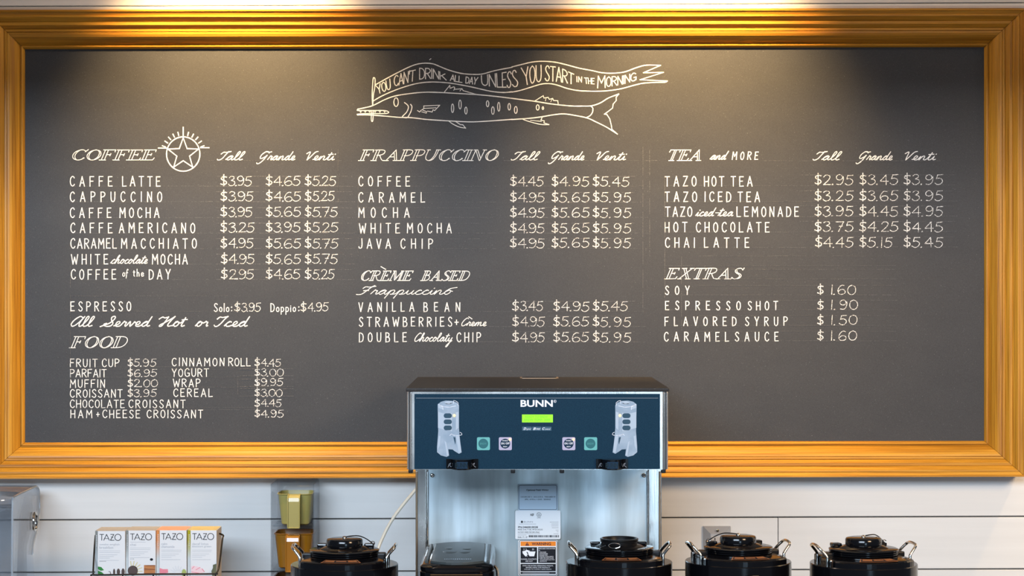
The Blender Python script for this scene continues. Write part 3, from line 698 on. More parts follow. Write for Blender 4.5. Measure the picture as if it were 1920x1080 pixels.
# --- faint ruled guide lines
c = Chalk(4.62995)
def g(x0, x1, y, w=.8):
    x = x0
    while x < x1:
        e = min(x1, x+random.uniform(15, 60)); c.line([(x, y), (e, y+random.uniform(-.3, .3))], w*random.uniform(.5, 1.1)); x = e+random.uniform(0, 12)
for y in (349, 378, 408, 437, 466, 495, 524): g(131, 400, y, .5); g(405, 665, y, .8); g(405, 660, y-18.5, .8)
for y in (349, 379, 407.5, 437, 466): g(672, 930, y, .7); g(672, 900, y-18, .5); g(955, 1215, y, .7); g(955, 1190, y-18.5, .7)
for y in (301,): g(390, 640, y, .7); g(945, 1232, y, .8); g(1430, 1770, y+.5, .8)
for y in (348, 378, 406, 435, 464): g(1246, 1525, y, .6); g(1525, 1795, y-1, .7); g(1500, 1790, y-20, .7)
for y in (584, 612, 641): g(672, 1210, y, .6); g(955, 1190, y-19, .7)
for y in (498, 523, 553, 581, 610, 639): g(1246, 1680, y, .6); g(1310, 1680, y-18, .5)
for y in (555, 584): g(131, 450, y, .5)
for y in (674, 688, 707, 692, 726, 764, 768): g(131, 530, y, .5)
for y in (704.5, 691.5, 724.5, 728.5, 742.5, 711): g(450, 550, y, .8)
for x, y0, y1 in ((1205.5, 275, 585), (1218, 280, 480), (1246.5, 330, 560), (1278, 480, 620), (131.5, 500, 720), (671.5, 330, 480), (634, 280, 380), (446, 705, 745)):
    y = y0
    while y < y1:
        e = min(y1, y+random.uniform(15, 50)); c.line([(x, y), (x+random.uniform(-.3, .3), e)], .8); y = e+random.uniform(0, 14)
c.done('guide_lines', CHALK_T, kind='stuff')

# ------------------------------------------------------------------ printed text from the built-in typeface
def ftext(mb, s, x0, x1, yt, yb, d, bold=0, shear=0, align=None):
    """flat lettering fitted to a pixel box at distance d (shares one mesh builder)"""
    cu = bpy.data.curves.new('t', 'FONT'); cu.body = s; cu.offset = bold; cu.shear = shear; cu.resolution_u = 3; cu.fill_mode = 'FRONT'
    o = bpy.data.objects.new('t', cu); COL.objects.link(o)
    bpy.context.view_layer.update()
    me = bpy.data.meshes.new_from_object(o.evaluated_get(bpy.context.evaluated_depsgraph_get()))
    vs = [v.co.copy() for v in me.vertices]; fs = [list(p.vertices) for p in me.polygons]
    bpy.data.objects.remove(o); bpy.data.curves.remove(cu); bpy.data.meshes.remove(me)
    if not vs: return
    ax, bx = min(v.x for v in vs), max(v.x for v in vs); ay, by = min(v.y for v in vs), max(v.y for v in vs)
    out = []
    for v in vs:
        u = (v.x-ax)/max(bx-ax, 1e-6); w = (v.y-ay)/max(by-ay, 1e-6)
        out.append(P(x0+(x1-x0)*u, yb+(yt-yb)*w, d))
    mb.add(out, fs)

def poly(mb, pts, d):
    mb.add([P(x, y, d) for x, y in pts], [list(range(len(pts)))])
def disc(mb, x, y, rx, ry, d, n=20): poly(mb, [(x+rx*math.cos(2*math.pi*k/n), y+ry*math.sin(2*math.pi*k/n)) for k in range(n)], d)
def rectp(mb, x0, x1, y0, y1, d, r=0):
    poly(mb, rrect(x0, x1, y0, y1, r) if r else [(x0, y0), (x1, y0), (x1, y1), (x0, y1)], d)
def pline(mb, pts, w, d):
    pts = [Vector(p) for p in pts]
    for a, b in zip(pts[:-1], pts[1:]):
        t = (b-a).normalized(); n = Vector((-t.y, t.x))*w/2; a2 = a-t*w*.3; b2 = b+t*w*.3
        poly(mb, [tuple(a2+n), tuple(b2+n), tuple(b2-n), tuple(a2-n)], d)

def pbox(x0, x1, y0, y1, d, depth, bev=0, mb=None):
    """box whose front face fills a pixel rectangle at distance d and runs back by depth"""
    a = P(x0, y1, d); b = P(x1, y0, d)
    return (mb or MB()).box(a.x, b.x, a.y, a.y+depth, a.z, b.z, bev)

# ------------------------------------------------------------------ the twin coffee brewer
DH = 4.05; DT = 4.32
br = empty('coffee_brewer', (P(1008, 0, DH).x, -.35, .90), label='twin stainless coffee brewer with a navy control panel and green display', cat='coffee maker')
BUL = mat('display_green', (.1, .4, 0), .4, emit=(.32, .95, .01), es=.95)
LEDM = mat('amber_lamp', (1, .6, .2), .4, emit=(1, .55, .12), es=4)
SEAG = mat('sea_green_print', (.12, .42, .42), .45); SEAD = mat('dark_teal_print', (.01, .12, .14), .4)
LILAC = mat('lilac_print', (.42, .40, .56), .45); DKNAVY = mat('deep_navy_print', (.008, .028, .06), .4, 0, .15)
INK = mat('black_ink', (.010, .012, .018), .5, 0, .2); WHT = mat('white_label', (.74, .80, .86), .4); SILV = mat('silver_label', (.42, .56, .70), .35)
ORG = mat('orange_print', (.82, .24, .01), .4); GREYI = mat('grey_ink', (.28, .30, .34), .5)
# hood shell
a = P(762.5, 734, DH); b = P(1253.5, 884, DH)
hx0, hx1, hz1, hz0 = a.x, b.x, a.z, P(0, 880.5, DH).z
hy0, hy1 = DH+CAMY, 4.55+CAMY
h = MB(); r = .012
prof = [(hx0, hy1), (hx0, hy0+r)] + [(hx0+r-r*math.cos(math.radians(t)), hy0+r-r*math.sin(math.radians(t))) for t in (22, 45, 68)] + [(hx0+r, hy0)] \
    + [(hx1-r, hy0)] + [(hx1-r+r*math.sin(math.radians(t)), hy0+r-r*math.cos(math.radians(t))) for t in (22, 45, 68)] + [(hx1, hy0+r), (hx1, hy1)]
h.prism(prof, hz0, hz1, 'z'); h.build('hood', STEELB, br)
# rib lines pressed along the hood's front corners
for x in (765.5, 770, 1246.5, 1250.5):
    m_ = MB(); p0 = P(x, 737, DH-.001); p1 = P(x, 879, DH-.001); m_.tube([p0, p1], .0012, 8, cr=False); m_.build('corner_rib', STEELB, br)
# lid: black, with a chamfered front
z0 = P(0, 734.5, DH).z; z1 = z0+.0075
lx0, lx1 = P(761, 0, DH).x, P(1255, 0, DH).x
m_ = MB(); m_.box(lx0, lx1, hy0-.003, hy1+.002, z0, z1, .0025); m_.build('lid', LIDBLK, br)
zt_ = z1
m_ = MB(); tr_ = [(x, y) for x, y in rrect(P(975, 0, 4.5).x, P(1047, 0, 4.5).x, 4.47+CAMY, 4.53+CAMY, .008)]
m_.prism(tr_, zt_, zt_+.0012, 'z'); m_.build('lid_label', mat('bronze_label', (.42, .30, .20), .3, .6), br, label='small bronze-edged plate on the lid')
m_ = MB(); tr_ = rrect(P(979, 0, 4.5).x, P(1043, 0, 4.5).x, 4.477+CAMY, 4.523+CAMY, .006); m_.prism(tr_, zt_+.001, zt_+.0016, 'z'); m_.build('lid_label_face', INK, br)
# control panel
pbox(777, 1237.5, 738.5, 879.5, DH-.0012, .002).build('control_panel', NAVY, br)
panel = br
D1 = DH-.0016; D2 = DH-.0020; D3 = DH-.0024; D4 = DH-.0028
m_ = MB(); pline(m_, [(780, 746.5), (1234, 746.5)], .6, D1); m_.build('panel_line', GREYI, br)
m_ = MB(); ftext(m_, 'BUNN', 976, 1036.5, 750, 763, D1, .028); m_.build('panel_lettering', WHITEP, br)
m_ = MB()
for k in range(20):
    t0, t1 = 2*math.pi*k/20, 2*math.pi*(k+1)/20
    poly(m_, [(1040.6+q*math.cos(t), 752.4+q*math.sin(t)) for q, t in ((2.7, t0), (2.7, t1), (2.1, t1), (2.1, t0))], D1)
ftext(m_, 'R', 1039.5, 1041.8, 751, 753.8, D1); m_.build('panel_lettering', WHITEP, br)
ds = pbox(977, 1038, 775.5, 794, D1, .0005).build('display', DKNAVY, br)
m_ = MB(); rectp(m_, 978.8, 1036.6, 777.3, 792, D2); m_.build('display_glass', BUL, ds, local=False)
LCD = mat('lcd_ink', (.05, .25, 0), .5, emit=(.14, .55, .01), es=.8)
m_ = MB(); ftext(m_, 'READY TO BREW', 985, 1027, 779.4, 783.6, D3); ftext(m_, 'BREW TEMP: 200F', 983, 1032, 785, 789.5, D3); m_.build('display_lettering', LCD, ds)
m_ = MB()
for x0, x1 in ((979, 997), (998, 1015), (1016, 1034)): rectp(m_, x0, x1, 800, 807.5, D1, 1)
m_.build('panel_patch', mat('slate_blue_print', (.03, .09, .15), .5), br)
m_ = MB()
for c_, x in (('D', 981.5), ('B', 999.5), ('C', 1016.5)): ftext(m_, c_, x, x+5.2, 801.5, 806, D2, .02, .35)
for w_, x0, x1 in (('igital', 987, 996), ('rewer', 1005, 1013.5), ('ontrol', 1022, 1032)): ftext(m_, w_, x0, x1, 802.8, 806.6 if w_ == 'igital' else 806, D2, 0, .35)
m_.build('panel_lettering', WHITEP, br)
# four touch pads
for x, kind in ((906.5, 'b'), (947.5, 'e'), (1066.5, 'e'), (1107.5, 'b')):
    m_ = MB(); tr_ = [(P(px_, 0, D1).x, P(0, py_, D1).z) for px_, py_ in rrect(x-12.2, x+12.2, 819.8, 844, 2.5)]
    m_.prism(tr_, D1+CAMY-.0006, D1+CAMY+.0004, 'y'); pad = m_.build('touch_pad', SEAG if kind == 'b' else LILAC, br)
    m_ = MB(); disc(m_, x-.3, 831.8, 9.2, 9.2, D3, 28); m_.build('pad_disc', SEAD if kind == 'b' else DKNAVY, pad)
    m_ = MB()
    if kind == 'b': ftext(m_, 'BREW', x-6.5, x+6, 830, 833.8, D4, .01); m_.build('pad_lettering', mat('pad_teal', (.05, .26, .27), .5), pad)
    else:
        ftext(m_, 'ENABLE', x-5.2, x+4.8, 825, 827.4, D4, .01); ftext(m_, 'ON / OFF', x-8.3, x+7.8, 829.6, 833.4, D4, .02); ftext(m_, 'BREW', x-4, x+3.6, 836.4, 838.6, D4, .01)
        m_.build('pad_lettering', WHITEP, pad)
        m_ = MB(); c_ = P(x+8.6, 824, D4-.001); m_.lathe([(.0005, 0), (.0020, 0), (.0019, .0008), (.0012, .0014), (.0003, .0016)], 14)
        m_.v = [Vector((c_.x+v.x, c_.y-v.z, c_.z+v.y)) for v in m_.v]; m_.build('pad_lamp', LEDM, pad)
# thermal server pictures printed on the panel, mirrored left and right
def picture(mx):
    q = lambda pts: [(mx(810+x/9.0), 740+y/9.0) for x, y in pts]
    m1 = MB(); poly(m1, q([(95, 165), (150, 120), (230, 100), (340, 105), (420, 135), (455, 180), (455, 560), (465, 700), (500, 975), (455, 998), (385, 955), (345, 925), (275, 920), (288, 1030), (245, 1050), (150, 1025), (85, 970), (85, 880), (105, 620)]), D1)
    m1.build('server_picture', GRAYBLUE, br)
    m2 = MB(); poly(m2, q([(100, 290), (200, 315), (300, 312), (340, 305), (340, 620), (230, 600), (100, 560)]), D2); poly(m2, q([(400, 300), (448, 285), (448, 560), (400, 600)]), D2)
    poly(m2, q([(105, 150), (190, 205), (190, 255), (105, 225)]), D2); poly(m2, q([(210, 130), (270, 105), (340, 112), (350, 140), (290, 160), (225, 155)]), D3)
    poly(m2, q([(110, 690), (145, 700), (130, 860), (95, 940), (95, 860)]), D2); poly(m2, q([(210, 780), (240, 800), (285, 1020), (250, 1035)]), D2); poly(m2, q([(400, 700), (460, 700), (495, 970), (450, 985)]), D2)
    m2.build('server_picture_light', GRAYBLUE2, br)
    m3 = MB()
    for y in (355, 458, 560): poly(m3, [(mx(810+x/9.0), 740+yy/9.0) for x, yy in rrect(198, 335, y-40, y+40, 38)], D3)
    poly(m3, q([(360, 715), (395, 720), (400, 800), (392, 840)]), D3); m3.build('server_picture_window', DARKBLUE, br)
    m4 = MB()
    for l_ in ([(365, 150), (362, 100), (400, 105), (440, 135), (440, 180)], [(110, 165), (140, 185), (185, 208), (185, 255)], [(300, 690), (330, 660), (345, 680), (400, 690), (460, 690), (505, 675), (500, 650), (470, 635)], [(230, 150), (290, 160), (330, 140)], [(130, 175), (200, 205), (300, 212), (400, 190)]):
        pline(m4, q(l_), .9, D3)
    m4.build('server_picture_line', WHITEP, br)
    m5 = MB(); poly(m5, q([(345, 420), (395, 420), (395, 640), (350, 640)]), D2); m5.build('server_picture_gauge', GRAYBLUE, br)
    m6 = MB(); c_ = P(mx(810+375/9.0), 740+352/9.0, D3); m6.lathe([(.0005, 0), (.0024, 0), (.0022, .0008), (.0012, .0014), (.0003, .0016)], 14)
    m6.v = [Vector((c_.x+v.x, c_.y-v.z, c_.z+v.y)) for v in m6.v]; m6.build('level_lamp', LEDM, br)
picture(lambda x: x); picture(lambda x: 2014.2-x)
# brew funnels' black handles under the panel
for x0 in (836, 1118.5):
    m_ = MB(); n = 14; y_b, y_t = P(0, 881, 4.02).z, P(0, 862.5, 4.02).z; xa, xb = P(x0, 0, 4.02).x, P(x0+60, 0, 4.02).x
    outl = []
    for k in range(n+1):
        u = k/n; s_ = min(1, max(0, min(u, 1-u)*4-.55)); outl.append((xa+(xb-xa)*u, DH+CAMY-.006-.030*(s_**.6)))
    outl += [(xb, DH+CAMY+.01), (xa, DH+CAMY+.01)]
    m_.prism(outl, y_b, y_t, 'z'); fh = m_.build('funnel_handle', BLACKP, br)
    m_ = MB(); rectp(m_, x0+20, x0+41, 866, 879, 4.05-.0375); m_.build('handle_badge', DKNAVY, fh)
    m_ = MB(); ftext(m_, 'BUNN', x0+17, x0+41, 868, 877, 4.05-.0383, .02); m_.build('handle_lettering', mat('handle_relief', (.010, .024, .036), .25, 0, .2), fh)
    m_ = MB()
    for x in (x0+4, x0+49): pline(m_, [(x, 876), (x+2, 870), (x+5, 868), (x+3, 873), (x+7, 876)], .7, 4.05-.0125)
    m_.build('handle_symbol', GREYI, fh)
for x in (765.5, 957.5, 1049.5, 1240): pbox(x, x+8.5, 880, 887.5, DH+.004, .02, .002).build('rubber_stop', BLACKM, br)
# trunk with splash panel
a = P(779, 0, DT); b = P(1240.5, 0, DT)
ty = DT+CAMY
MB().box(a.x, b.x, ty+.012, hy1, .90, hz0+.002, .002).build('trunk', STEELB, br)
m_ = MB(); m_.box(a.x, a.x+P(799, 0, DT).x-a.x, ty, ty+.0125, .90, hz0, .0015); m_.build('side_flange', STEELB, br)
m_ = MB(); m_.box(P(1216, 0, DT).x, b.x, ty, ty+.0125, .90, hz0, .0015); m_.build('side_flange', STEELB, br)
m_ = MB(); m_.tube([P(801, 884, DT), P(801, 1500, DT)], .0022, 10, cr=False); m_.build('edge_bead', CHROME, br)
m_ = MB(); m_.tube([P(1214.5, 884, DT), P(1214.5, 1500, DT)], .0018, 10, cr=False); m_.build('edge_bead', STEELB, br)
for x in (781.5, 1237): m_ = MB(); m_.tube([P(x, 884, DT-.001), P(x, 1500, DT-.001)], .0022, 10, cr=False); m_.build('corner_bead', mat('bronze_edge', (.5, .36, .24), .3, 1), br)
# gently dished splash panel so that the steel carries broad soft reflections
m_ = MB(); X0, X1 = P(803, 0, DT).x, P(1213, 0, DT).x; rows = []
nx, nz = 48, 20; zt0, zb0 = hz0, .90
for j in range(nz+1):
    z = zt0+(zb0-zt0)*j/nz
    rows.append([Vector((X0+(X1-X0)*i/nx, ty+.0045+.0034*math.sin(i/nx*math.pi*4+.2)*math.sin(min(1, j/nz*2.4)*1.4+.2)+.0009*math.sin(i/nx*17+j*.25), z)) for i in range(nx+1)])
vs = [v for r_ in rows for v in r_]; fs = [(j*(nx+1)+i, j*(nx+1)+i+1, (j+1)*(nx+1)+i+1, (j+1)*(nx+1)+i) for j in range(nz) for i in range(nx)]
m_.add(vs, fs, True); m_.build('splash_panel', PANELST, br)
for x in (811, 1207.5):
    m_ = MB(); c_ = P(x, 891.5, DT-.001); m_.lathe([(.0002, 0), (.0044, 0), (.0044, .001), (.003, .0028), (.0006, .0034)], 16)
    m_.v = [Vector((c_.x+v.x, c_.y-v.z, c_.z+v.y)) for v in m_.v]; sc_ = m_.build('screw', CHROME, br)
    m_ = MB(); pline(m_, [(x-3, 893.5), (x+3, 889.5)], 1.2, DT-.0046); m_.build('screw_slot', BLACKM, sc_)
# stickers
L1_, L2_, L3_, L4_ = DT-.0022, DT-.0026, DT-.0030, DT-.0034
def outline(m__, x0, x1, y0, y1, w, d, r_=2.5):
    p = rrect(x0, x1, y0, y1, r_); p.append(p[0]); pline(m__, p, w, d)
m_ = MB(); rectp(m_, 971.5, 1046, 908.5, 957, L1_, 2.5); st1 = m_.build('wiring_sticker', SILV, br, label='pale blue wiring sticker')
m_ = MB(); outline(m_, 973, 1044, 910, 955.5, .7, L2_); ftext(m_, 'Optional Field Wiring', 987, 1028.5, 917, 921.5, L2_, .02)
ftext(m_, '120/208-240 V,  20.6-23.8 A,  7400-6800 W', 976, 1041.5, 930.5, 933.2, L2_); ftext(m_, '3PH,  4-Wire + GND,  50/60HZ', 984, 1032.5, 935, 938, L2_); m_.build('sticker_lettering', INK, st1)
m_ = MB(); rectp(m_, 966, 1051, 957, 1011, L2_, 2.5); st2 = m_.build('rating_sticker', WHT, br, label='white rating sticker with a bar code')
m_ = MB(); ftext(m_, 'NSF', 994.5, 1001, 963, 967.5, L3_, .03); p = [(1010.5+4*math.cos(t*.3927), 965+4*math.sin(t*.3927)) for t in range(17)]; pline(m_, p, .6, L3_)
ftext(m_, 'UL', 1008.6, 1012.6, 963, 967, L3_, .01); ftext(m_, 'LISTED', 1007, 1014, 970, 971.6, L3_)
poly(m_, [(978.6, 975.5), (981, 978.8), (978.6, 981), (976.2, 978.8)], L3_); ftext(m_, 'PN:34600.0028', 971.5, 1008.5, 986.5, 990.3, L3_, .02)
ftext(m_, 'MODEL: DUAL TF DBC, WP DA-33OZ-FD', 971, 1017.5, 991.6, 994.8, L3_); ftext(m_, 'FACTORY WIRED FOR 240V-1PHAZ', 971, 1011.5, 996.6, 999.2, L3_); ftext(m_, 'DUAL 171 1 87', 971, 989, 1005.5, 1009, L3_)
m_.build('sticker_lettering', INK, st2); m_ = MB(); x = 991.5
while x < 1048: w_ = random.choice((.5, .8, 1.2, 1.7)); rectp(m_, x, x+w_, 1003.5, 1007.5, L3_); x += w_+random.choice((.5, .8, 1.1))
m_.build('bar_code', INK, st2, kind='stuff')
m_ = MB(); ftext(m_, 'BUNN', 982, 999, 977, 980, L3_)
for y, x0, x1 in ((982.5, 973, 1005), (1000.8, 971, 1012), (1003.2, 971, 987)): pline(m_, [(x0, y), (x1, y)], .6, L3_)
for y, x0 in ((979, 1031), (982.5, 1034), (986, 1034), (989.5, 1035), (994, 1042), (997, 1044), (1001, 1038)): pline(m_, [(x0, y), (1047, y)], .7, L3_)
m_.build('sticker_lettering', GREYI, st2)
m_ = MB(); rectp(m_, 971.5, 1045.5, 1012.5, 1079.5, L1_, 2.5); st3 = m_.build('warning_sticker', WHT, br, label='black and orange warning sticker')
m_ = MB(); outline(m_, 973.5, 1044.5, 1013.5, 1078.5, .9, L2_, 3); rectp(m_, 976, 1007, 1026, 1055.5, L2_); rectp(m_, 1009, 1042, 1026, 1055.5, L2_); rectp(m_, 976, 1042, 1057.3, 1071, L2_); rectp(m_, 976, 1042, 1072.5, 1076, L2_)
m_.build('sticker_block', INK, st3)
m_ = MB(); rectp(m_, 976, 1042, 1015.2, 1023.8, L2_); m_.build('sticker_band', ORG, st3)
m_ = MB(); ftext(m_, 'WARNING', 997, 1033, 1017, 1022.3, L3_, .03); poly(m_, [(988.5, 1016.3), (992.2, 1023), (984.8, 1023)], L3_); m_.build('sticker_lettering', mat('dark_red_ink', (.10, .012, .01), .5), st3)
m_ = MB(); ftext(m_, '!', 988.1, 988.9, 1018, 1022.3, L4_); m_.build('sticker_lettering', ORG, st3)
m_ = MB(); poly(m_, [(989, 1034), (1004, 1034), (1001.5, 1043), (993, 1043), (991, 1040)], L3_)
poly(m_, [(979.5, 1033.5), (983, 1033), (988, 1031), (994, 1033), (990, 1035), (987, 1035), (990, 1041), (987.5, 1040), (989, 1044), (986.5, 1042), (986, 1044), (983.5, 1041.5), (980, 1037.5)], L4_)
for x in (982, 986, 998, 1000): pline(m_, [(x, 1031.5), (x+1, 1029.8), (x, 1028.5)], .6, L3_)
ftext(m_, 'FUNNEL CONTENTS', 977, 1006, 1047.3, 1049.6, L3_); ftext(m_, 'ARE HOT', 985, 999, 1051, 1053.4, L3_)
ftext(m_, 'DISCARD DECANTER', 1010, 1041, 1027.5, 1029.8, L3_); ftext(m_, 'IF:', 1010, 1013, 1031.4, 1033, L3_)
for t_, x1, y in (('CRACKED', 1024, 1035.4), ('SCRATCHED', 1027, 1038.1), ('BOILED DRY', 1027, 1040.9), ('HEATED WHEN EMPTY', 1038, 1043.7), ('USED ON HIGH FLAME', 1038, 1046.5)):
    ftext(m_, t_, 1012, x1, y-1, y+1, L3_); rectp(m_, 1010.2, 1010.9, y-.4, y+.4, L3_)
ftext(m_, 'OR EXPOSED ELECTRIC', 1012, 1040, 1048.6, 1050.4, L3_); ftext(m_, 'ELEMENTS', 1012, 1025, 1051.4, 1053.3, L3_)
ftext(m_, 'READ THE ENTIRE OPERATING MANUAL', 980, 1037.5, 1059.6, 1061.8, L3_); ftext(m_, 'BEFORE USING THIS PRODUCT', 986, 1031.5, 1063, 1065.2, L3_); ftext(m_, 'FAILURE TO COMPLY RISKS INJURY', 983, 1034.5, 1066.6, 1068.8, L3_)
pline(m_, [(980, 1074.3), (1030, 1074.3)], .5, L3_); m_.build('sticker_lettering', WHITEP, st3)
MB().box(P(779, 0, DT).x, P(1240, 0, DT).x, ty-.02, hy1, .90, .93, .004).build('base', STEELB, br)

# ------------------------------------------------------------------ thermal coffee servers
BRZ = mat('warning_band_copper', (.40, .15, .05), .4)
def make_server(name):
    t = empty(name)
    ZB = .565
    # outer jacket, lowered where the handles stand
    m = MB(); n = 72; R = .1065
    def ring(z, r_, chord=None):
        out = []
        for k in range(n):
            q = 2*math.pi*k/n; x, y = r_*math.cos(q), r_*math.sin(q)
            if chord is not None and abs(x) > chord: x = math.copysign(chord, x)
            out.append(Vector((x, y, z)))
        return out
    m.loft([ring(z, r_) for z, r_ in ((.20, .098), (.205, R), (ZB-.0145, R), (ZB-.013, R-.0012))], True); m.build('jacket', BLACKP, t, local=True)
    m = MB(); m.loft([ring(z, r_, c_) for z, r_, c_ in ((ZB-.014, R-.0012, .083), (ZB-.003, R-.0012, .083), (ZB-.0006, R-.003, .0815), (ZB, R-.006, .079))], False); m.build('shoulder', BLACKP, t, local=True)
    # screw lid
    m = MB(); pr = [(.066, 0)]
    for k in range(3): pr += [(.0685, .0015+k*.004), (.0685, .003+k*.004), (.066, .0038+k*.004)]
    pr += [(.069, .0132), (.069, .0152), (.067, .0162), (.050, .0168), (.002, .0168)]
    m.lathe([(r_, ZB+z) for r_, z in pr], 56); m.build('lid', BLACKP, t, local=True)
    for sx in (-1, 1):
        m = MB(); m.box(sx*.047-.010, sx*.047+.010, .022, .042, ZB+.016, ZB+.0235, .003); m.build('lid_block', BLACKP, t, local=True)
    m = MB(); m.lathe([(.060, ZB-.001), (.1005, ZB-.001), (.0995, ZB+.0003), (.072, ZB+.0038), (.060, ZB+.0038)], 72)
    for v in m.v: v.x = max(-.080, min(.080, v.x))
    m.build('shoulder_ring', BLACKP, t, local=True)
    # stand of four feet
    m = MB()
    for sx in (-1, 1):
        for sy in (-1, 1):
            m2 = MB(); m2.loft([[Vector((sx*(.055+a_), sy*(.055+b_), z)) for a_, b_ in ((-w, -w), (w, -w), (w, w), (-w, w))] for z, w in ((0, .024), (.01, .024), (.20, .018))]); m2.build('foot', BLACKM, t, local=True)
    m = MB(); m.lathe([(.001, .19), (.09, .19), (.098, .20), (.098, .206), (.001, .206)], 48); m.build('stand_ring', BLACKM, t, local=True)
    # bent rod handles
    for sx in (-1, 1):
        m = MB(); zb = ZB-.014
        pts = [(sx*.0855, -.033, zb), (sx*.0855, -.033, ZB-.001), (sx*.0865, -.032, ZB+.005), (sx*.0945, -.0285, ZB+.015), (sx*.1005, -.024, ZB+.0215), (sx*.1010, -.010, ZB+.0245),
               (sx*.1010, .010, ZB+.0245), (sx*.1005, .024, ZB+.0215), (sx*.0945, .0285, ZB+.015), (sx*.0865, .032, ZB+.005), (sx*.0855, .033, ZB-.001), (sx*.0855, .033, zb)]
        m.tube(pts, .0030, 12, 4); m.build('handle', CHROME, t, local=True)
        m = MB(); m.box(sx*.070 - .012, sx*.070 + .012, -.012, .012, ZB-.002, ZB+.009, .003); m.build('handle_block', BLACKM, t, local=True)
    # copper edged hazard band lying on the front of the shoulder
    m = MB()
    def arcstrip(r0, r1, a0, a1, z):
        vs_ = []; fs_ = []; k_ = 12
        for i in range(k_+1):
            q = math.radians(-90+a0+(a1-a0)*i/k_); vs_ += [(r0*math.cos(q), r0*math.sin(q), z+.0005+(.1015-r0)*.13), (r1*math.cos(q), r1*math.sin(q), z+.0005+(.1015-r1)*.13)]
        fs_ = [(2*i, 2*i+1, 2*i+3, 2*i+2) for i in range(k_)]; return vs_, fs_
    m.add(*arcstrip(.078, .1012, -23, 23, ZB+.0004)); wl = m.build('warning_band', BRZ, t, local=True)
    m = MB(); m.add(*arcstrip(.0805, .0992, -21.5, 21.5, ZB+.0007)); m.build('band_face', INK, wl, local=True)
    m = MB()
    for a0, a1, r0, r1 in ((-20, -8, .084, .095), (9, 20, .084, .095), (-6, 7, .086, .0925)): m.add(*arcstrip(r0, r1, a0, a1, ZB+.001))
    m.build('band_print', BRZ, wl, local=True)
    # sight gauge and tap on the front
    m = MB(); m.box(-.016, .016, -.1205, -.100, .23, ZB-.028, .006); g_ = m.build('gauge_guard', BLACKP, t, local=True)
    m = MB(); m.tube([(0, -.122, .25), (0, -.122, ZB-.045)], .005, 12, cr=False); m.build('sight_tube', mat('gauge_glass', (.5, .4, .3), .05, trans=.6), g_, local=True)
    m = MB(); m.tube([(0, -.10, .24), (0, -.135, .24), (0, -.145, .225), (0, -.145, .205)], .009, 12); m.build('tap', BLACKM, t, local=True)
    return t, ZB
def add_cap(t, ZB, side):
    m = MB(); m.lathe([(.050, ZB+.0166), (.049, ZB+.0175), (.034, ZB+.0235), (.030, ZB+.024)], 40); m.build('cone', BLACKP, t, local=True)
    m = MB(); m.lathe([(.030, ZB+.0185), (.0352, ZB+.0195), (.0362, ZB+.022), (.0362, ZB+.0335), (.0345, ZB+.0362), (.030, ZB+.0373), (.001, ZB+.0375)], 44)
    cap = m.build('cap', BLACKP, t, local=True)
    m = MB(); m.lathe([(.001, ZB+.0375), (.0042, ZB+.0375), (.0045, ZB+.0395), (.003, ZB+.0415), (.0006, ZB+.042)], 14); m.build('cap_stud', CHROME, cap, local=True)
    m = MB()
    m.tube([(0, 0, ZB+.0398), (side*.014, .004, ZB+.0415), (side*.028, .012, ZB+.0405), (side*.040, .022, ZB+.0345), (side*.050, .030, ZB+.0265), (side*.053, .031, ZB+.0235)], .0011, 8, 5); m.build('tether', BLACKM, t, local=True)
    m = MB(); m.tube([(side*.054+.004*math.cos(q*math.pi/4), .031, ZB+.024+.0035*math.sin(q*math.pi/4)) for q in range(9)], .0009, 6, 2); m.build('tether_ring', CHROME, t, local=True)
def add_collar(t, ZB):
    m = MB(); m.lathe([(.050, ZB+.0166), (.048, ZB+.018), (.036, ZB+.0225), (.0365, ZB+.026), (.0385, ZB+.027), (.0385, ZB+.0285), (.0365, ZB+.0295), (.0385, ZB+.0305), (.0385, ZB+.0325), (.0375, ZB+.0335), (.0345, ZB+.0335), (.0335, ZB+.032), (.030, ZB+.020), (.001, ZB+.019)], 44)
    m.build('collar', BLACKM, t, local=True)
    m = MB(); m.tube([(-.012+.0115*math.cos(q*math.pi/8), -.052, ZB+.0245+.0052*math.sin(q*math.pi/8)) for q in range(17)], .0009, 8, 2); m.build('tether_ring', CHROME, t, local=True)
    m = MB(); m.tube([(-.030, -.046, ZB+.024), (-.040, -.030, ZB+.018), (-.034, -.014, ZB+.028)], .0010, 8, 4); m.build('tether', CHROME, t, local=True)
GRP = 'thermal coffee servers in a row on the counter'
ZT = .90+.565
s0, ZB = make_server('coffee_server')
srv = [s0] + [copy_tree(s0) for _ in range(3)]
for s_, (px_, yc, rz, lab, sd) in zip(srv, ((646, 1044.5, 0, 'black coffee server with capped lid and tether, left of the brewer', 1), (1161, 1040, 0, 'black coffee server with its cap off, under the right side of the brewer', 0),
        (1384, 1038.5, 9, 'black coffee server with capped lid in front of the wall outlet', -1), (1619, 1042.5, 9, 'rightmost black coffee server, its tether hanging right of the cap', 1))):
    d = (2-ZT)*F/(yc-540)
    s_.location = (P(px_, 0, d).x, d+CAMY, .90); s_.rotation_euler = (0, 0, math.radians(rz))
    tag(s_, lab, 'coffee server', GRP)
    (add_cap(s_, ZB, sd) if sd else add_collar(s_, ZB))

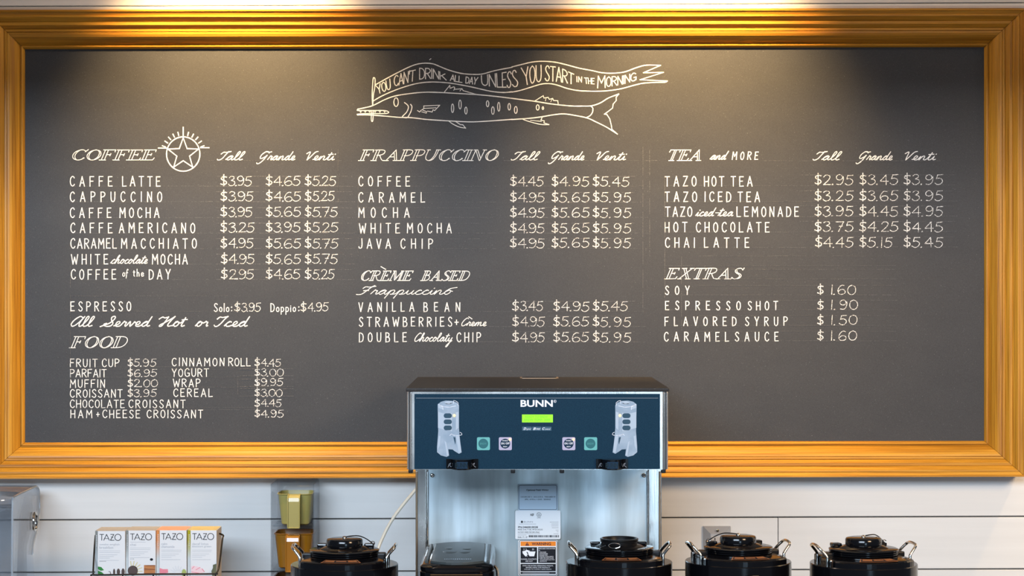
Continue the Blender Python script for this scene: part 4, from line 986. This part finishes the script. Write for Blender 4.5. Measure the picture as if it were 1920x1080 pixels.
# ------------------------------------------------------------------ narrow tea dispenser on the left of the brewer
td = empty('tea_dispenser', (P(862, 0, 4.1).x-.002, 4.115+CAMY, .90), label='narrow steel tea dispenser with an oblong black lid, under the left side of the brewer', cat='drink dispenser')
def rr3(w, l, r_, z, n=6): return [Vector((x, y, z)) for x, y in rrect(-w/2, w/2, -l/2, l/2, r_, n)]
zt_ = 2-P(0, 0, 4).z*0; ztd = (2-.5345)-.90
LID = mat('smoked_lid_plastic', (.045, .055, .058), .42, 0, .3)
m = MB(); m.loft([rr3(.128, .345, .03, z) for z in (.16, ztd-.030)], True); m.build('body', STEELB, td, local=True)
m = MB(); m.loft([rr3(w, l, r_, z) for w, l, r_, z in ((.138, .356, .032, ztd-.032), (.1445, .362, .036, ztd-.026), (.1445, .362, .036, ztd-.014), (.140, .358, .034, ztd-.0125), (.143, .361, .036, ztd-.010), (.143, .361, .036, ztd-.004), (.134, .352, .034, ztd))], True); m.build('lid_rim', BLACKP, td, local=True)
def oval_ring(w, l, bul, z, n=10):
    """long straight sides and bowed ends"""
    pts = []
    for k in range(n+1): u = k/n*2-1; pts.append(Vector((u*w/2, -l/2-bul*(1-u*u), z)))
    for k in range(n+1): u = 1-k/n*2; pts.append(Vector((u*w/2, l/2+bul*(1-u*u), z)))
    return pts
m = MB(); m.loft([oval_ring(w, .27, .028, z) for w, z in ((.104, ztd-.001), (.104, ztd+.0035), (.100, ztd+.0045))]); m.build('lid_panel', LID, td, local=True)
for sx in (-1, 1):
    m = MB(); m.tube([(sx*.060, -.13, ztd+.001), (sx*.060, .13, ztd+.001)], .0035, 10, cr=False); m.build('lid_rib', LID, td, local=True)
m = MB()
for x_, y_, w_, l_ in ((-.022, .055, .016, .02), (-.018, 0, .028, .025), (.015, .045, .018, .012), (.012, 0, .022, .025)):
    m2 = MB(); m2.lathe([(.001, 0), (1, 0), (.9, .0007), (.001, .0007)], 20); m2.v = [Vector((x_+v.x*w_/2, y_+v.y*l_, ztd+.0045+v.z)) for v in m2.v]; m2.build('embossed_mark', LID, td, local=True)
m = MB()
for k in range(13): m.box(-.026+k*.0042, -.0235+k*.0042, -.121, -.112, ztd+.0046, ztd+.0052)
m.build('embossed_lettering', BLACKP, td, local=True)
for z in (.0165, .023): m = MB(); m.tube([(-.05, -.1805, ztd-z), (.05, -.1805, ztd-z)], .0012, 8, cr=False); m.build('rim_bead', mat('bronze_glint', (.5, .3, .14), .2, 1), td, local=True)
m = MB(); m.tube([(.070, -.10, ztd-.01), (.078, -.11, ztd-.02), (.078, -.14, ztd-.07), (.068, -.15, ztd-.10)], .003, 10, 5); m.build('side_latch', CHROME, td, local=True)
for sx in (-1, 1):
    for sy in (-1, 1): m = MB(); m.box(sx*.045-.012, sx*.045+.012, sy*.13-.012, sy*.13+.012, 0, .162); m.build('foot', BLACKM, td, local=True)
m = MB(); m.tube([(0, -.17, .20), (0, -.20, .20), (0, -.205, .18)], .008, 12); m.build('tap', BLACKM, td, local=True)

# ------------------------------------------------------------------ white hose from the brewer down behind the server
m = MB(); m.tube([P(780.3, 916, 4.44), P(777, 921, 4.44), P(757, 945, 4.43), P(737, 972, 4.42), P(720, 1003, 4.41), P(706, 1040, 4.40), P(690, 1120, 4.40), P(680, 1300, 4.42), Vector((-.30, -.20, .905))], .0034, 12, 6)
tag(m.build('water_hose', mat('cream_hose', (.72, .66, .54), .35)), 'cream plastic hose curving down from the brewer behind the left server', 'hose')

# ------------------------------------------------------------------ steel wall outlet
ol = empty('wall_outlet', (P(1345.5, 0, 4.65).x, -.0005, P(0, 1035, 4.65).z), label='small square steel outlet cover low on the wall behind a coffee server', cat='outlet')
m = MB(); x0, x1 = P(1319.5, 0, 4.63).x, P(1371, 0, 4.63).x; z1 = P(0, 988, 4.63).z; z0 = z1-.112
def q4(i, y): return [Vector((x0+i, y, z0+i)), Vector((x1-i, y, z0+i)), Vector((x1-i, y, z1-i)), Vector((x0+i, y, z1-i))]
m.loft([q4(0, -.0005), q4(0, -.006), q4(.0155, -.021)]); m.build('plate', mat('outlet_steel', (.50, .51, .53), .35, .35), ol)
m = MB(); c_ = Vector(((x0+x1)/2, -.021, P(0, 995.5, 4.62).z)); m.lathe([(.0003, 0), (.0032, 0), (.003, .001), (.0006, .0016)], 14); m.v = [Vector((c_.x+v.x, c_.y-v.z, c_.z+v.y)) for v in m.v]; m.build('screw', mat('dark_screw', (.18, .15, .1), .3, 1), ol)
m = MB(); m.box(x0+.0165, x1-.0165, -.0235, -.020, z0+.02, P(0, 1006.5, 4.62).z, .0008); rc = m.build('receptacle', mat('pale_receptacle', (.50, .47, .44), .4), ol)
for dx in (-.006, .006): m = MB(); m.box(c_.x+dx-.001, c_.x+dx+.001, -.0240, -.0232, P(0, 1016, 4.62).z, P(0, 1009, 4.62).z); m.build('slot', BLACKM, rc)

# ------------------------------------------------------------------ clear scoop holder with scoops
CLR = clear('clear_acrylic', (.965, .97, .975), .10)
sh = empty('scoop_holder', (P(545, 0, 4.5).x, -.003, 1.18), label='clear acrylic scoop holder fixed to the wall under the menu frame', cat='holder')
hx0_, hx1_ = P(505, 0, 4.5).x, P(587, 0, 4.5).x
MB().box(hx0_, hx1_, -.006, -.003, 1.18, P(0, 899, 4.64).z).build('back_panel', CLR, sh)
for x in (hx0_, hx1_-.0025): MB().box(x, x+.0025, -.125, -.0065, 1.18, P(0, 905, 4.56).z).build('side_panel', CLR, sh)
MB().box(hx0_+.003, hx1_-.003, -.075, -.0065, P(0, 905, 4.57).z, P(0, 905, 4.57).z+.003).build('top_flap', CLR, sh)
for zs_ in (P(0, 927, 4.55).z-.068, P(0, 1001, 4.55).z-.076, P(0, 1082, 4.55).z-.076): MB().box(hx0_+.003, hx1_-.003, -.105, -.0065, zs_-.003, zs_-.0003).build('shelf', CLR, sh)
def make_scoop(name, w, dep, hgt, M_):
    t = empty(name)
    m = MB(); rs = []
    def rr(wi, de, r_, z): return [Vector((x, y, z)) for x, y in rrect(-wi/2, wi/2, -de/2, de/2, r_, 5)]
    outs = [rr(w*.70, dep*.70, .006, 0), rr(w*.79, dep*.79, .012, .002), rr(w*.82, dep*.82, .014, .008), rr(w*.97, dep*.97, .016, hgt-.002), rr(w*1.03, dep*1.03, .018, hgt), rr(w*1.03, dep*1.03, .018, hgt+.0015), rr(w*.96, dep*.96, .016, hgt+.0015), rr(w*.80, dep*.80, .013, .010), rr(w*.72, dep*.72, .008, .004)]
    m.loft(outs, True); m.build('cup', M_, t, local=True)
    hw = w*.165; y0 = -dep*.515
    m = MB(); path = [(y0+.004, hgt+.001), (y0-.008, hgt-.001), (y0-.014, hgt-.006), (y0-.016, hgt-.014), (y0-.018, -.004)]
    rings = [[Vector((-hw, y, z)), Vector((hw, y, z)), Vector((hw, y+.0025, z-.0015)), Vector((-hw, y+.0025, z-.0015))] for y, z in path]; m.loft(rings); h_ = m.build('handle', M_, t, local=True)
    for sx in (-1, 1):
        m = MB(); m.tube([(sx*hw, y-.001, z) for y, z in path], .0014, 8, 3); m.build('handle_edge', M_, h_, local=True)
    m = MB(); m.tube([(-hw, path[-1][0], -.004), (hw, path[-1][0], -.004)], .0016, 8, cr=False); m.build('handle_edge', M_, h_, local=True)
    return t
OLIVE = mat('olive_yellow_plastic', (.42, .36, .11), .3, coat=.3, trans=.12); AMBER = mat('amber_plastic', (.38, .155, .008), .22, coat=.4, trans=.2); DKAMB = mat('brown_plastic', (.12, .05, .01), .25)
a_ = make_scoop('scoop', .078, .088, .068, OLIVE); zrim = P(0, 927, 4.55).z; a_.location = (P(548, 0, 4.5).x, -.0600, zrim-.068); tag(a_, 'olive yellow scoop in the top of the clear holder', 'scoop', 'plastic scoops in the holder')
b_ = make_scoop('scoop', .088, .094, .076, AMBER); b_.location = (P(546.5, 0, 4.5).x, -.0640, P(0, 1001, 4.55).z-.076); tag(b_, 'amber scoop below the olive one in the clear holder', 'scoop', 'plastic scoops in the holder')
c2 = make_scoop('scoop', .088, .094, .076, DKAMB); c2.location = (P(546.5, 0, 4.5).x, -.0640, P(0, 1082, 4.55).z-.076); tag(c2, 'brown scoop, lowest in the clear holder', 'scoop', 'plastic scoops in the holder')

# ------------------------------------------------------------------ boxes of tea in a black wire rack
DB1 = 4.40
rk = empty('wire_rack', (P(296, 0, DB1).x, -.2, 1.26), label='thin black wire rack holding the tea boxes on the wall', cat='rack')
WIRE = mat('black_wire', (.02, .016, .012), .35, .4)
zf = P(0, 1075.5, 4.37).z
m = MB(); m.tube([P(410, 1000, 4.44), P(418.5, 1004, 4.43), P(417, 1012, 4.42), P(411, 1060, 4.385), P(406, 1074, 4.37), P(398, 1076, 4.37), P(296, 1076.5, 4.37), P(182, 1078, 4.37), P(175.5, 1076, 4.37), P(175, 1068, 4.375), P(177, 1030, 4.42), P(179, 1004, 4.45)], .0020, 8, 5); m.build('front_wire', WIRE, rk)
zb_ = P(0, 1076, 4.37).z-.09
for y in (-.27, -.17, -.06): m = MB(); m.tube([Vector((P(176, 0, DB1).x, y, zb_)), Vector((P(408, 0, DB1).x, y, zb_))], .0018, 8, cr=False); m.build('floor_wire', WIRE, rk)
for px_ in (176, 235, 292, 350, 408):
    x = P(px_, 0, DB1).x; m = MB(); m.tube([Vector((x, -.28, P(0, 1077, 4.37).z)), Vector((x, -.28, zb_)), Vector((x, -.06, zb_))], .0016, 8, 3, cr=False); m.build('cross_wire', WIRE, rk)
for px_ in (235, 350): x = P(px_, 0, DB1).x; m = MB(); m.tube([Vector((x, -.08, zb_)), Vector((x, -.0025, zb_)), Vector((x, -.0025, zb_+.12))], .0016, 8, 3, cr=False); m.build('wall_hook', WIRE, rk)
CARD = mat('white_carton', (.70, .71, .73), .45); CREAM = mat('cream_carton', (.66, .54, .40), .5)
def sidemat(nm, c, fade):
    """printed strip whose ink fades to white down the box"""
    m = mat(nm, c, .45); N = m.node_tree.nodes; L = m.node_tree.links; b = N['Principled BSDF']
    tc = N['Texture Coordinate']; sp = N.new('ShaderNodeSeparateXYZ'); L.new(tc.outputs['Object'], sp.inputs[0])
    mr = N.new('ShaderNodeMapRange'); mr.inputs['From Min'].default_value = fade-.02; mr.inputs['From Max'].default_value = fade+.02; L.new(sp.outputs[2], mr.inputs[0])
    mx = N.new('ShaderNodeMix'); mx.data_type = 'RGBA'; L.new(mr.outputs[0], mx.inputs[0]); mx.inputs[6].default_value = (.72, .75, .75, 1); mx.inputs[7].default_value = (*c, 1); L.new(mx.outputs[2], b.inputs['Base Color'])
    return m
TB = [  # left strip x, front x0, x1, top y, top colour, strip colour, title lines, label
    (177.5, 183.5, 234.5, 995.5, (.50, .46, .41), (.36, .35, .31), ('awake english', 'breakfast'), 'leftmost white tea box, with a green leaf and black tea printed low on it'),
    (235.5, 241, 291.5, 994.5, (.50, .46, .41), (.33, .33, .30), ('chai',), 'white chai tea box with seeds and cinnamon printed on it'),
    (292.5, 299.5, 349.5, 994, (.85, .42, .24), (.86, .33, .10), ('calm', 'chamomile'), 'white tea box with an orange top'),
    (351, 357.5, 406, 994, (.74, .58, .22), (.52, .46, .02), ('decaf lotus', 'blossom green'), 'rightmost white tea box, with a yellow top and pink petals'),
]
GLEAF = mat('leaf_green_print', (.02, .20, .03), .5); BRN = mat('seed_brown_print', (.07, .045, .04), .6); CIN = mat('cinnamon_print', (.50, .20, .06), .5, noise=((40, 40, 700), (.25, .08, .02), .4, .6))
PINK = mat('petal_pink_print', (.72, .22, .28), .5); PINKP = mat('pale_petal_print', (.80, .58, .62), .5); LIME = mat('lime_print', (.34, .42, .12), .5); OLV = mat('tea_olive_print', (.12, .12, .06), .6); STRAW = mat('straw_print', (.62, .56, .30), .5)
for i, (xs, x0, x1, yt, tc_, sc_, ttl, lab) in enumerate(TB):
    A0 = P(xs, yt, DB1); A1 = P(x0, yt, DB1); A2 = P(x1, yt, DB1)
    zt2 = A1.z; zb2 = zb_+.002; dep = .073; yf = A1.y; yb2 = yf+dep; fr = abs(A1.x-A0.x)
    t = empty('tea_box', ((A0.x+A2.x)/2, yf+dep/2, zb2), label=lab, cat='tea box', group='tea boxes in the wire rack')
    foot = [(A0.x, yf+fr), (A1.x, yf), (A2.x, yf), (A2.x, yb2), (A0.x, yb2)]
    MB().prism(foot, zb2, zt2-.0006, 'z').build('carton', CARD, t)
    MB().prism([(A0.x, yf+fr), (A1.x-.0002, yf+.001), (A2.x-.0015, yf+.001), (A2.x-.0015, yb2), (A0.x, yb2)], zt2-.0006, zt2, 'z').build('top_panel', mat('carton_top', tc_, .5), t)
    sm_ = sidemat('carton_strip', sc_, zt2-P(0, 1040, DB1).z*0-.042-zb2 + 0)
    e = .0003
    MB().add([(A0.x-e, yf+fr-e, zb2), (A1.x-e, yf-e, zb2), (A1.x-e, yf-e, zt2-.0006), (A0.x-e, yf+fr-e, zt2-.0006)], [(0, 1, 2, 3)]).build('side_strip', sm_, t)
    D_ = DB1-.0006; w = x1-x0; m = MB()
    X = lambda u: x0+u*w
    top = yt
    # brand lettering drawn with strokes
    def bl(pts, lw=1.15): pline(m, pts, lw, D_)
    gx, gy0, gy1 = x0+3.5, top+6.5, top+17.5
    bl([(gx, gy0), (gx+7.5, gy0)]); bl([(gx+3.8, gy0), (gx+3.8, gy1)])
    bl([(gx+7.5, gy1), (gx+12.8, gy0), (gx+18, gy1)]); bl([(gx+9.5, gy1-3.2), (gx+16, gy1-3.2)], .8)
    bl([(gx+20.3, gy0), (gx+26.5, gy0), (gx+20, gy1), (gx+27, gy1)]); bl([(gx+21, gy0+4.5), (gx+25, gy0+6)], .8)
    bl([(gx+34+5.8*math.cos(k*math.pi/10), (gy0+gy1)/2+5.9*math.sin(k*math.pi/10)) for k in range(21)])
    m.build('carton_lettering', INK, t)
    m = MB(); y = top+26 if i != 1 else top+27
    if i == 1: pline(m, [(x0+3, top+22), (x0+32, top+22)], .6, D_)
    for ln in ttl: ftext(m, ln, x0+3, x0+3+len(ln)*(2.9 if i == 0 else 2.75), y-2.6, y+1.8, D_); y += 5.4
    y += .5
    for L_ in ((.90, .88), (.78, .62, .45), (.85,)):
        for q in L_: pline(m, [(x0+3, y), (x0+3+(w-8)*q, y)], .55, D_); y += 3.1
        y += 1.2
    m.build('carton_small_print', mat('grey_print', (.42, .45, .50), .5), t)
    m = MB(); Q = lambda pts: [(160+a/6.857, 960+b/6.857) for a, b in pts]
    D2_ = D_-.0003
    if i == 0:
        poly(m, Q([(162, 700), (205, 708), (240, 748), (200, 756), (162, 735)]), D_); poly(m, Q([(162, 752), (215, 775), (240, 800), (162, 822)]), D_); m.build('carton_picture', GLEAF, t)
        m = MB()
        for u, v, a, b in ((370, 770, 14, 42), (425, 768, 22, 42), (485, 768, 22, 44)): disc(m, 160+u/6.857, 960+v/6.857, a/6.857, b/6.857, D_, 9)
        pline(m, Q([(300, 765), (322, 770), (325, 795), (315, 800)]), 1, D_); m.build('carton_picture', BRN, t)
        m = MB()
        for k in range(5): disc(m, x0+4+k*2.6, top+57, .6, .6, D_, 6)
        m.build('carton_dots', INK, t)
    if i == 1:
        disc(m, 249, 1070, 9.5, 9.5, D_, 16); m.build('carton_picture', BRN, t)
        m = MB()
        for k in range(7):
            q = math.radians(-100+k*20); pline(m, [(248+10*math.cos(q), 1071+10*math.sin(q)), (248+19*math.cos(q), 1071+19*math.sin(q))], 1.6, D_)
        m.build('carton_picture', STRAW, t)
        m = MB(); rectp(m, 270, 291, 1059.5, 1078, D_); m.build('carton_picture', CIN, t)
        m = MB()
        for k in range(3): disc(m, x0+4+k*2.8, 1048, .6, .6, D_, 6)
        disc(m, 284, 1049, 3, 2.4, D_, 12); m.build('carton_dots', INK, t)
    if i == 2:
        poly(m, Q([(955, 720), (1000, 735), (1060, 735), (1065, 780), (955, 800)]), D_); m.build('carton_picture', PINK, t)
        m = MB()
        for k in range(6):
            q = math.radians(-150+k*22); pline(m, [(333+6*math.cos(q), 1076+6*math.sin(q)), (333+15*math.cos(q), 1076+15*math.sin(q))], 1.2, D_)
        m.build('carton_picture', mat('pale_grey_print', (.62, .64, .68), .5), t)
        m = MB(); disc(m, 345, 1074, 4.3, 7, D_, 12); m.build('carton_picture', LIME, t)
    if i == 3:
        poly(m, Q([(1360, 700), (1385, 690), (1460, 705), (1500, 730), (1530, 770), (1500, 790), (1365, 800)]), D_); m.build('carton_picture', PINKP, t)
        m = MB(); pline(m, Q([(1400, 700), (1370, 730)]), 1, D2_); pline(m, Q([(1475, 712), (1420, 745)]), 1, D2_); pline(m, Q([(1500, 730), (1530, 768)]), 1.4, D2_); pline(m, Q([(1365, 770), (1480, 790)]), 1, D2_); m.build('carton_picture', PINK, t)
        m = MB(); poly(m, Q([(1640, 680), (1684, 665), (1684, 820), (1630, 820), (1620, 760), (1640, 720)]), D_); m.build('carton_picture', OLV, t)
        MB().add([(A2.x+e, yf, zb2), (A2.x+e, yb2, zb2), (A2.x+e, yb2, zt2-.0006), (A2.x+e, yf, zt2-.0006)], [(0, 1, 2, 3)]).build('side_panel', CREAM, t)
    # reversed-out lettering up the strip
    m = MB()
    for k in range(7):
        f = .5; c0 = P((xs+x0)/2+.3, top+9+k*3.2, DB1); s_ = .0009
        m.add([(c0.x-s_, yf+fr*f-s_-.0012, c0.z-.0012), (c0.x+s_, yf+fr*f-s_*3-.0002, c0.z-.0012), (c0.x+s_, yf+fr*f-s_*3-.0002, c0.z+.0012), (c0.x-s_, yf+fr*f-s_-.0012, c0.z+.0012)], [(0, 1, 2, 3)])
    m.build('strip_lettering', CARD, t)

# ------------------------------------------------------------------ clear hooded bin at the left edge
SMK = clear('smoke_clear_plastic', (.93, .94, .955), .12)
xb = P(25, 0, 4.36).x; bn = empty('hooded_bin', (xb-.15, -.17, .90), label='clear grey plastic hooded bin at the left edge of the counter', cat='bin')
def zz(py, d): return P(0, py, d).z
outline_ = [(-.30, .93), (-.296, 1.36), (-.294, zz(955, 4.36)), (-.288, zz(938, 4.365)), (-.275, zz(931, 4.375)), (-.10, zz(913, 4.56)), (-.07, zz(912.5, 4.58)), (-.052, zz(918, 4.597)), (-.045, zz(930, 4.605)),
            (-.045, zz(958, 4.605)), (-.055, zz(975, 4.6)), (-.075, zz(1000, 4.57)), (-.105, zz(1022, 4.545)), (-.11, zz(1040, 4.54)), (-.095, zz(1085, 4.55)), (-.095, .93)]
def inset(pl, k):
    cx_ = sum(p[0] for p in pl)/len(pl); cz_ = sum(p[1] for p in pl)/len(pl)
    return [(cx_+(p[0]-cx_)*(1-k), cz_+(p[1]-cz_)*(1-k*.5)) for p in pl]
w = MB(); w.prism(outline_, xb-.003, xb, 'x'); w.build('side_panel', SMK, bn)
w = MB(); w.prism(outline_, xb-.303, xb-.300, 'x'); w.build('side_panel', SMK, bn)
front = outline_[:9]; w = MB(); nn_ = len(front); vs = []
w.loft([[Vector((xb-.2995, y, z)) for y, z in front], [Vector((xb-.0035, y, z)) for y, z in front]], True, False, False); o_ = w.build('hood_shell', SMK, bn)
so = o_.modifiers.new('thickness', 'SOLIDIFY'); so.thickness = .003; so.offset = 1
w = MB(); w.tube([Vector((xb-.001, y, z)) for y, z in outline_[1:14]], .0022, 8, 3); w.build('rim', mat('clear_rim', (.62, .70, .78), .08, trans=.6, coat=.4), bn)
w = MB(); liner = [(-.215, .935), (-.205, 1.30), (-.175, zz(975, 4.48)), (-.13, zz(930, 4.53)), (-.075, zz(922, 4.57)), (-.06, zz(955, 4.58)), (-.08, zz(995, 4.56)), (-.12, zz(1024, 4.53)), (-.11, .935)]
w.prism(liner, xb-.016, xb-.012, 'x'); w.build('inner_wing', mat('grey_liner', (.20, .21, .24), .25, coat=.3), bn)
w = MB(); cc = Vector((xb+.001, 4.555+CAMY, zz(978, 4.555))); w.tube([cc+Vector((0, .016*math.cos(q*math.pi/8), .020*math.sin(q*math.pi/8))) for q in range(17)], .0024, 8, 2); w.build('hinge_ring', CHROME, bn)
w = MB(); w.box(xb-.28, xb-.02, -.27, -.12, .93, 1.25, .01); w.build('inner_tray', mat('pale_tray', (.55, .55, .56), .4), bn)
w = MB(); w.box(xb-.31, xb+.01, -.31, -.04, .90, .93, .006); w.build('base', BLACKM, bn)
